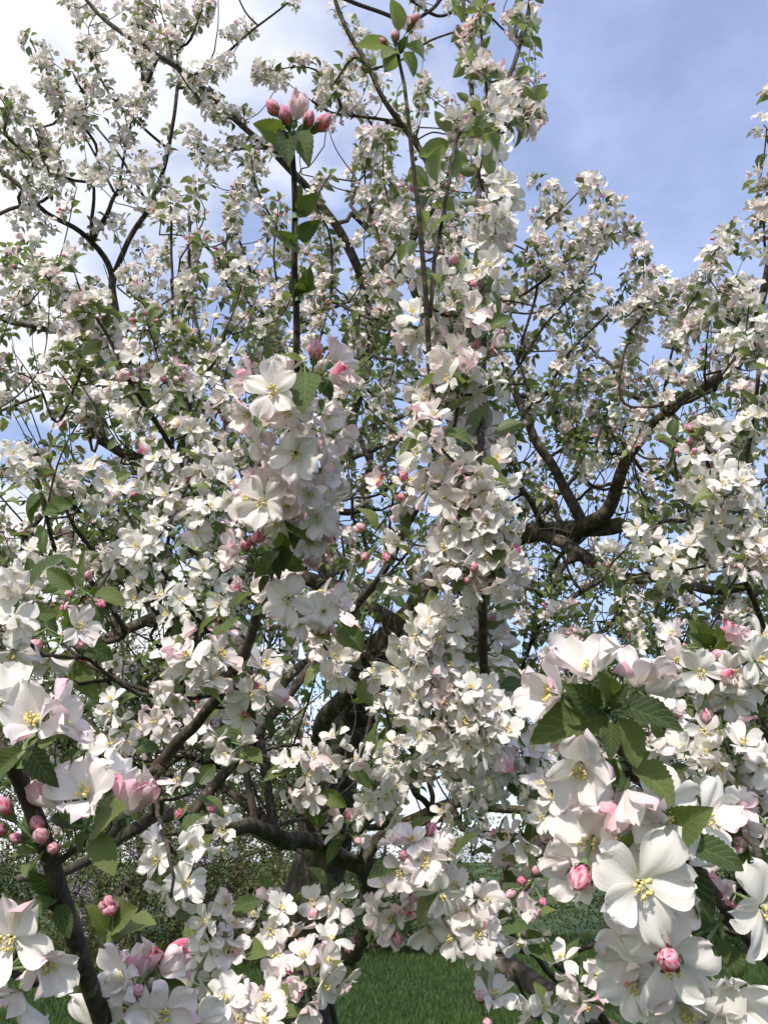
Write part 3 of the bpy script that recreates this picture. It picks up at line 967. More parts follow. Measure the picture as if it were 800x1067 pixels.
BARE = []
for pl in ([(205, 859), (240, 862), (275, 868), (310, 875), (345, 888), (372, 900), (384, 930)], [(395, 870), (415, 856), (440, 850), (480, 838)],
           [(335, 765), (345, 740), (370, 720), (410, 711), (435, 712)], [(395, 680), (425, 645), (455, 600)], [(560, 556), (600, 550), (650, 546)],
           [(648, 500), (665, 460), (700, 425), (735, 402), (765, 378)], [(595, 520), (575, 485), (555, 445)], [(470, 962), (500, 985), (530, 1005), (560, 1025), (585, 1042)],
           [(320, 910), (330, 880), (345, 820), (368, 760)], [(130, 655), (165, 643), (198, 622)], [(118, 330), (118, 290), (100, 255)], [(125, 275), (140, 245)],
           [(90, 675), (130, 655)], [(440, 850), (405, 880)], [(392, 880), (435, 868)], [(420, 1000), (460, 1020), (400, 1030)]):
    q = []
    for (xa, ya), (xb, yb) in zip(pl[:-1], pl[1:]):
        for t in np.linspace(0, 1, 6)[:-1]:
            q.append((xa + (xb - xa) * t, ya + (yb - ya) * t, 3.5))
    BARE.append((q, [(12, 10, 14, 16, 12, 8, 2, 14, 16, 4)[len(BARE)] if len(BARE) < 10 else 0] * len(q)))


def clothe(sp, gap, keep=1.0, start=0.1, pink=0.25, jitter=0.5, n=(4, 7), nl=(4, 7), size=1.0, use_dens=True):
    seg = np.linalg.norm(np.diff(sp, axis=0), axis=1)
    cum = np.concatenate([[0], np.cumsum(seg)])
    L = cum[-1]
    s = start * L + RNG.uniform(0, gap)
    while s < L:
        i = min(int(np.searchsorted(cum, s)), len(sp) - 1)
        p = sp[i]
        T = unit(sp[i] - sp[max(i - 1, 0)])
        side = unit(np.cross(T, RNG.normal(0, 1, 3)))
        tip = s > L - gap * 0.9
        ax = unit(T * (1.5 if tip else 0.25) + side + np.array([0, 0, 0.25]))
        spur = p + ax * RNG.uniform(0.008, 0.022)
        x, y, d = proj(spur)
        dn = dens_s(x, y)
        inner = use_dens and y > 330 and d > 1.9 and RNG.uniform() < 0.45
        if RNG.uniform() < keep and (not use_dens or RNG.uniform() < (dn / 6.5) ** 1.2 and not hides_bough(x, y, d)):
            r = RNG.uniform()
            if inner:
                auto_cluster(spur, ax, 0, 0, 6, 0, 1)
            elif tip and r < 0.4:
                auto_cluster(spur, ax, 1, 3, 5, 0.9, size * 0.9)
            elif r < 0.13:
                auto_cluster(spur, ax, 0, 0, 5, 0, size)
            elif r < 0.24:
                auto_cluster(spur, ax, 2, 3, 4, 0.9, size)
            else:
                auto_cluster(spur, ax, int(RNG.integers(*n)) + (1 if d > 2.2 else 0), int(RNG.uniform() < 0.45), int(RNG.integers(*nl)), pink, size * (1.0 if d > 2.2 else 1.0), 1.3, 0.0235 if d > 2.2 else 0.0225)
        ds = gap * RNG.uniform(1 - jitter, 1 + jitter)
        s = L - 0.002 if s < L - 0.25 * gap and s + ds > L - 0.2 * gap else s + ds


for sp, gap in SHOOT_PATHS:
    clothe(sp, gap)
for sp in TIP_PATHS:
    clothe(sp, 0.05, 0.92, 0.22, 0.3, 0.35, (4, 7), (4, 7), 1.0, False)
for b in BR:
    q = np.array([proj(p) for p in b['pts']])
    if b['name'] == 'branch' and q[:, 2].min() > 1.95:
        if q[:, 1].mean() < 270: clothe(b['pts'], 0.085, 0.75, 0.15)
        elif b['rad'].mean() < 0.025: clothe(b['pts'], 0.13, 0.6, 0.3)
for sp, sr in TWIG_PARTS[:260]:
    if sr[0] < 0.006: clothe(sp, 0.12, 0.6, 0.2)

# leafy sprigs through the inside of the crown
nl_ = 0
while nl_ < 1300:
    sp, sr = TWIG_PARTS[int(RNG.integers(len(TWIG_PARTS)))]
    a = sp[int(RNG.integers(len(sp)))]
    x, y, d = proj(a)
    nl_ += 1
    if d < 2.1 or y < 330 or dens_s(x, y) < 4 or hides_bough(x, y, d, 12): continue
    auto_cluster(a, unit(RNG.normal(0, 1, 3) + [0, 0, 0.4]), 0, 0, int(RNG.integers(4, 8)), 0, 1)

# a metre away: dense white column N and the others
clothe(shootN[8:62], 0.034, 1, 0.0, 0.12, 0.3, (4, 7), (2, 4), 1.0, False)
clothe(shootN[60:], 0.06, 0.9, 0.0, 0.3, 0.3, (4, 6), (4, 6), 1.0, False)
clothe(shootO, 0.06, 0.9, 0.2, 0.4, 0.3, (4, 6), (4, 6), 1.0, False)
clothe(shootO2, 0.09, 0.8, 0.2, 0.4, 0.3, (3, 6), (4, 6), 1.0, False)
clothe(shootM[38:], 0.085, 0.55, 0.2, 0.4, 0.3, (2, 5), (3, 5), 0.9, False)
clothe(shootM2, 0.04, 1, 0.3, 0.3, 0.3, (4, 6), (3, 5), 1.0, False)
clothe(shootO3, 0.05, 1, 0.3, 0.5, 0.3, (3, 6), (4, 6), 1.0, False)
clothe(shootP, 0.07, 0.8, 0.1, 0.4, 0.3, (2, 5), (4, 6), 0.9, False)
clothe(shootQ, 0.075, 0.9, 0.25, 0.25, 0.3, (4, 6), (4, 6), 1.0, False)
clothe(shootR, 0.058, 1, 0.15, 0.35, 0.3, (4, 7), (3, 5), 1.0, False)
clothe(shootT, 0.09, 0.8, 0.4, 0.3, 0.3, (3, 6), (4, 6), 1.0, False)
clothe(shootU, 0.08, 0.9, 0.3, 0.3, 0.3, (3, 6), (4, 6), 1.0, False)
clothe(shootV, 0.05, 1, 0.2, 0.15, 0.3, (4, 7), (3, 5), 1.0, False)
clothe(shootW, 0.06, 1, 0.2, 0.15, 0.3, (4, 7), (3, 5), 1.0, False)
clothe(shootX, 0.045, 1, 0.2, 0.15, 0.3, (5, 7), (2, 4), 1.0, False)
clothe(shootY, 0.09, 0.8, 0.3)
clothe(shootZ, 0.09, 0.8, 0.3)

# shoots that carry the low clusters
branch([(640, 1078, 1.62), (600, 1020, 1.2), (560, 985, 1.0), (515, 965, 0.9), (470, 930, 0.84), (440, 912, 0.81), (415, 935, 0.84)], 6, 3, False, **NEAR)
branch([(330, 1180, 3.3), (350, 1110, 1.6), (345, 1050, 1.0), (325, 1010, 0.92), (300, 980, 0.92), (288, 962, 0.92)], 8, 4, False, **NEAR)
branch([(345, 1050, 1.0), (352, 1000, 0.98), (350, 960, 0.98), (335, 935, 0.99), (312, 928, 1.0)], 4, 2.5, False, **NEAR)
branch([(350, 1110, 1.6), (270, 1080, 1.0), (240, 1040, 0.9), (232, 1000, 0.88), (228, 960, 0.88), (240, 930, 0.9)], 7, 3, False, **NEAR)
branch([(160, 825, 1.05), (168, 860, 0.85), (176, 890, 0.75), (182, 915, 0.74), (178, 935, 0.74)], 5, 3, False, **NEAR)
branch([(500, 800, 1.5), (520, 815, 1.25), (550, 805, 1.18), (575, 830, 1.08), (585, 865, 1.05)], 6, 3, False, **NEAR)
branch([(345, 886, 2.3), (330, 850, 1.5), (318, 822, 1.2), (308, 800, 1.15)], 6, 3, False, **NEAR)
branch([(376, 898, 2.5), (375, 870, 1.6), (392, 845, 1.3), (410, 812, 1.3), (430, 785, 1.35)], 6, 3, False, **NEAR)
branch([(770, 930, 0.44), (790, 900, 0.55), (775, 860, 0.75), (765, 820, 0.87), (760, 780, 0.9), (745, 720, 0.8), (742, 690, 0.76)], 9, 4, False, **NEAR)

# blossom strings of the upper crown, read off the photograph: x, y at about 3.3 m
FAR_XY = [(48, 90), (55, 98), (62, 108), (70, 118), (80, 113), (90, 118), (75, 128), (85, 125), (72, 142), (80, 146), (98, 105), (105, 120), (92, 58), (102, 72), (107, 90), (120, 110), (128, 118), (135, 112), (140, 120),
          (147, 122), (150, 100), (153, 112), (112, 175), (97, 190), (105, 184), (115, 163), (112, 192), (5, 140), (15, 150), (25, 155), (12, 165), (28, 160), (18, 106), (8, 112), (40, 158), (45, 167), (62, 163),
          (35, 185), (38, 200), (52, 196), (60, 182), (70, 210), (18, 232), (30, 226), (50, 238), (125, 140), (132, 150), (140, 156), (148, 180), (155, 174), (160, 190), (50, 60), (45, 68), (100, 52), (92, 50), (78, 78),
          (70, 5), (85, 18), (100, 14), (108, 35), (120, 42), (135, 46), (145, 48), (130, 10), (150, 14), (155, 34), (165, 40), (170, 52), (150, 62), (180, 60), (195, 40), (185, 12), (205, 95), (215, 85), (225, 75), (235, 68),
          (250, 36), (262, 30), (215, 105), (225, 112), (240, 125), (255, 125), (285, 75), (292, 85), (280, 82), (272, 78), (203, 75), (240, 40), (212, 10), (300, 4), (270, 165), (285, 160), (270, 182), (262, 170), (335, 90), (350, 95),
          (360, 105), (375, 112), (345, 130), (352, 12), (365, 28), (376, 42), (382, 58), (400, 86), (395, 100), (370, 120), (205, 150), (215, 165), (230, 165), (245, 160), (232, 150), (195, 140), (205, 200), (215, 190),
          (248, 215), (243, 232), (240, 250), (236, 262), (210, 250), (205, 230), (180, 210), (185, 230), (165, 215), (130, 185), (135, 200), (145, 215), (120, 240), (130, 232), (20, 285), (30, 290), (45, 285), (62, 300), (70, 315), (8, 300),
          (100, 300), (85, 310), (150, 260), (155, 280), (165, 270), (140, 300), (60, 335), (30, 335), (110, 340), (190, 300), (175, 305), (200, 320), (280, 245), (290, 230), (275, 265), (265, 300), (300, 300), (320, 290), (330, 310),
          (575, 205), (612, 192), (616, 196), (605, 240), (612, 250), (600, 265), (630, 243), (645, 243), (655, 240), (630, 215), (640, 218), (590, 245), (560, 270), (615, 285), (580, 300), (625, 310), (700, 303), (685, 308), (670, 290),
          (665, 320), (660, 335), (650, 325), (668, 345), (655, 360), (758, 245), (745, 270), (738, 290), (720, 300), (715, 320), (705, 335), (725, 325), (700, 350), (795, 130), (792, 185), (788, 240), (790, 260), (770, 300), (765, 325), (775, 315)]
FAR_SPOTS = [(x, y) for x, y in FAR_XY]

# clusters read off the photograph one by one: x, y, depth, flowers, buds, leaves, pinkness ; axis in camera terms
MID = [
 (195, 703, .80, 6, 0, 2, .15), (210, 690, .82, 3, 0, 2, .4), (262, 712, .85, 4, 0, 3, .4), (272, 735, .88, 3, 2, 3, .3), (350, 684, 1.0, 5, 0, 3, .2), (372, 700, 1.05, 4, 0, 2, .5),
 (345, 668, 1.1, 3, 1, 3, .2), (398, 715, 1.3, 3, 1, 3, .8), (160, 758, 1.15, 6, 1, 3, .7), (120, 785, 1.1, 5, 0, 3, .2), (118, 745, 1.25, 4, 0, 3, .2), (200, 825, 1.0, 1, 2, 4, .9),
 (60, 668, .72, 3, 3, 4, .8), (50, 690, .74, 0, 3, 3, .8), (6, 650, .65, 4, 0, 2, .1), (15, 620, .8, 0, 2, 4, .9), (245, 778, 1.1, 4, 0, 4, .1), (225, 868, 1.15, 5, 0, 2, .1), (215, 760, 1.1, 2, 1, 4, .3),
 (176, 892, .80, 3, 0, 2, .1), (182, 918, .80, 4, 0, 2, .1), (298, 448, .66, 4, 0, 1, .9), (318, 505, .68, 5, 0, 1, .8), (285, 525, .69, 4, 1, 1, .9), (312, 545, .70, 4, 0, 2, .8), (228, 960, .85, 4, 0, 3, .15), (236, 995, .85, 4, 1, 2, .15), (215, 1005, .9, 3, 0, 2, .15), (285, 960, .88, 5, 0, 2, .1),
 (283, 1020, .85, 3, 1, 2, .6), (322, 1022, .82, 5, 1, 2, .3), (342, 1010, .85, 3, 0, 2, .2), (345, 940, .95, 3, 1, 4, .3), (352, 965, .95, 1, 3, 3, .9), 
 (245, 1060, .8, 5, 0, 2, .1), (210, 1050, .85, 4, 0, 2, .1), (270, 1075, .8, 4, 0, 2, .1), (430, 895, .78, 5, 2, 3, .7), (455, 905, .78, 3, 0, 3, .15), (408, 945, .82, 4, 2, 2, .5), (425, 955, .82, 3, 0, 2, .1), (498, 965, .78, 6, 0, 3, .12), (492, 940, .8, 3, 0, 2, .2),
 (540, 965, .85, 3, 1, 4, .2), (555, 925, .9, 0, 4, 4, .9), (548, 875, 1.0, 4, 0, 3, .4), (560, 895, 1.0, 2, 2, 4, .9), (520, 888, 1.05, 2, 1, 3, .5), (605, 1018, .85, 4, 0, 3, .3), (620, 1035, .85, 3, 1, 3, .5),
 (575, 1062, .9, 4, 0, 2, .1), (510, 1062, .8, 1, 2, 1, .9), (312, 805, 1.1, 5, 0, 4, .2), (325, 825, 1.1, 3, 0, 4, .2), (345, 785, 1.3, 5, 0, 2, .1), (362, 865, 1.15, 4, 1, 2, .5), (395, 825, 1.15, 4, 0, 2, .15),
 (392, 850, 1.2, 4, 0, 2, .1), (420, 790, 1.25, 5, 0, 2, .1), (385, 795, 1.2, 4, 0, 2, .1), (440, 785, 1.3, 4, 0, 3, .1), (415, 815, 1.3, 4, 0, 2, .1), (460, 800, 1.3, 4, 1, 3, .4), (475, 855, 1.2, 4, 0, 3, .2), (520, 805, 1.2, 5, 0, 2, .1), (535, 790, 1.2, 4, 0, 2, .1),
 (505, 825, 1.25, 5, 0, 2, .1), (550, 790, 1.1, 5, 0, 2, .1), (570, 835, 1.0, 6, 0, 2, .1), (560, 815, 1.1, 4, 0, 2, .1), (585, 860, 1.0, 5, 0, 2, .1), (560, 760, 1.2, 4, 0, 2, .1), (440, 735, .94, 6, 0, 1, .1), (465, 735, .94, 6, 0, 1, .1), (490, 730, .94, 6, 0, 1, .1), (500, 755, .94, 6, 0, 1, .1),
 (485, 765, .94, 6, 0, 1, .1), (515, 765, .94, 5, 0, 1, .1), (445, 760, .94, 5, 0, 2, .1), (440, 665, .94, 6, 0, 3, .1), (430, 690, .94, 4, 0, 3, .1), (455, 655, .94, 4, 0, 2, .1), (418, 595, 1.0, 4, 0, 4, .15), (432, 570, 1.0, 3, 0, 3, .2), (395, 562, .95, 0, 4, 3, .9),
 (412, 512, 1.0, 3, 2, 3, .7), (335, 655, .95, 2, 1, 4, .5), (345, 640, .9, 3, 1, 3, .6), (430, 345, 1.08, 4, 0, 2, .2), (455, 350, 1.08, 3, 0, 2, .4), (480, 325, 1.03, 4, 1, 2, .3), (470, 340, 1.05, 3, 1, 3, .3), (495, 350, 1.03, 4, 1, 2, .2), (495, 380, 1.03, 3, 3, 4, .7),
 (480, 400, 1.03, 4, 0, 2, .2), (505, 410, 1.08, 4, 1, 3, .3), (450, 400, 1.08, 3, 2, 2, .6), (455, 425, 1.03, 4, 0, 2, .5), (445, 450, .9, 4, 1, 2, .7), (455, 480, .95, 4, 0, 2, .2), (475, 285, 1.08, 1, 3, 3, .9), (425, 290, 1.13, 3, 1, 2, .7), (465, 510, .92, 4, 2, 2, .6), (490, 500, .92, 5, 0, 1, .1),
 (485, 540, .92, 4, 1, 1, .3), (505, 530, .92, 5, 0, 1, .1), (470, 570, .92, 5, 0, 1, .1), (500, 575, .92, 6, 0, 1, .1), (515, 600, .92, 6, 0, 1, .1), (520, 550, .92, 4, 1, 2, .2), (475, 600, .92, 4, 2, 1, .5), (505, 290, 1.1, 5, 0, 2, .2), (520, 205, 1.3, 6, 0, 1, .1), (512, 235, 1.2, 6, 0, 1, .1), (510, 145, 1.3, 4, 0, 2, .1),
 (350, 395, 1.0, 0, 0, 0, 0),
 (745, 500, 1.15, 5, 0, 3, .15), (725, 510, 1.15, 4, 0, 2, .1), (765, 510, 1.1, 5, 0, 2, .2), (748, 545, 1.15, 6, 0, 2, .1), (775, 535, 1.15, 5, 0, 2, .1), (720, 470, 1.3, 2, 4, 4, .9), (745, 468, 1.3, 1, 4, 4, .9), (705, 462, 1.5, 0, 4, 4, .9), (785, 575, 1.1, 5, 1, 2, .4),
 (790, 590, 1.1, 5, 0, 2, .2), (725, 575, 1.3, 5, 0, 2, .1), (690, 590, 1.3, 5, 0, 3, .1), (670, 560, 1.5, 4, 0, 3, .1), (755, 590, 1.3, 4, 0, 3, .1), (775, 360, 1.7, 5, 0, 2, .1), (790, 350, 1.6, 6, 0, 2, .1), (760, 355, 1.8, 4, 0, 3, .1), (780, 310, 1.7, 4, 0, 2, .1),
 (728, 793, .85, 3, 0, 2, .2), (750, 765, .85, 3, 0, 2, .2), (768, 790, .82, 4, 0, 2, .3), (690, 762, .9, 4, 1, 2, .2), (785, 815, .85, 4, 0, 2, .3), (760, 820, .85, 4, 0, 2, .2), (700, 790, .9, 3, 0, 2, .1), (745, 870, .75, 3, 1, 3, .8), (785, 860, .75, 2, 2, 3, .9), (720, 850, .8, 4, 0, 2, .2),
 (150, 335, 1.7, 1, 4, 5, .9), (110, 325, 1.6, 0, 4, 5, .9), (135, 372, 1.4, 3, 1, 3, .6), (170, 415, 1.4, 4, 0, 2, .2), (140, 440, 1.4, 4, 0, 2, .2), (180, 390, 1.4, 3, 3, 3, .8), (95, 500, 1.25, 4, 0, 2, .1), (102, 515, 1.25, 3, 0, 3, .1), (165, 485, 1.3, 4, 0, 2, .3), (175, 525, 1.3, 4, 0, 2, .2),
 (210, 540, 1.2, 5, 0, 2, .1), (195, 515, 1.3, 4, 0, 2, .1), (150, 575, 1.2, 5, 0, 2, .1), (160, 555, 1.25, 4, 0, 2, .2), (128, 585, 1.3, 4, 0, 2, .2), (150, 615, 1.3, 4, 0, 3, .1), (185, 635, 1.2, 4, 0, 2, .1), (30, 610, 1.2, 4, 0, 3, .1), (45, 585, 1.3, 4, 0, 3, .1), (15, 480, 1.4, 5, 0, 2, .1), (85, 615, .95, 0, 4, 5, .9), (75, 620, 1.0, 0, 2, 5, .9),
 (210, 400, 1.6, 4, 0, 3, .2), (235, 420, 1.5, 4, 1, 2, .3), (120, 410, 1.6, 4, 0, 3, .3), (200, 450, 1.5, 4, 0, 2, .2), (240, 370, 1.9, 4, 0, 2, .2), (215, 485, 1.3, 5, 0, 2, .1), (230, 510, 1.2, 4, 0, 2, .2), (240, 470, 1.5, 4, 0, 2, .2), (220, 600, 1.3, 4, 0, 3, .1), (235, 640, 1.2, 2, 0, 4, .2),
]
SPURWOOD = []
anchor = np.concatenate([b['pts'] for b in BR] + [t[0] for t in TWIG_PARTS])


def join_wood(p, r=0.0016):
    global anchor
    """a short twig from the nearest wood to a spur"""
    q = proj(p)
    apx = np.stack([(anchor - CAM) @ RIGHT, (anchor - CAM) @ UP], 1)
    dd = (anchor - CAM) @ FWD
    pd = np.sqrt(((apx / dd[:, None] - np.array([q[0] - 400, 533.5 - q[1]]) / F) ** 2).sum(1)) * q[2]
    cost = np.sqrt(((anchor - p) ** 2).sum(1)) * 0.35 + pd * 1.6 + np.where(dd < q[2] - 0.03, 0.5, 0) + np.where(anchor[:, 2] > p[2], 0.1, 0)
    a = anchor[int(cost.argmin())]
    L = np.linalg.norm(a - p)
    if L < 0.012: return
    m = (a + p) / 2 + RNG.normal(0, 0.07 * L, 3) - np.array([0, 0, 0.12 * L])
    sp, sr = smooth_path([a, m, p], [r * (1.2 + 1.5 * L), r * 1.2, r], 0.03)
    SPURWOOD.append((sp, sr))
    anchor = np.concatenate([anchor, sp[1:-1]])


for x, y, d, n, nb, nl, pk in MID:
    if n + nb + nl == 0: continue
    # the drawn centre is where the flowers are; the spur sits behind and a little above or below
    ax = camvec(RNG.uniform(-0.5, 0.5), RNG.uniform(-0.3, 0.6), 1.0)
    c = P(x, y, d) - ax * 0.012
    auto_cluster(c, ax, n, nb, nl, pk, 1.0, 1.35)
    join_wood(c)

for x, y in FAR_SPOTS:
    d = (2.1 if x > 730 else 2.7) if x > 500 else 3.25
    d += RNG.uniform(-0.1, 0.1)
    ax = camvec(RNG.uniform(-0.7, 0.7), RNG.uniform(-0.5, 0.9), RNG.uniform(0.2, 1))
    c = P(x, y, d)
    auto_cluster(c, ax, int(RNG.integers(5, 8)) if RNG.uniform() < 0.82 else 2, int(RNG.integers(0, 3)), int(RNG.integers(3, 6)), 0.25, 1.1 if d > 2.5 else 0.95, 1.6, 0.029)
    join_wood(c)

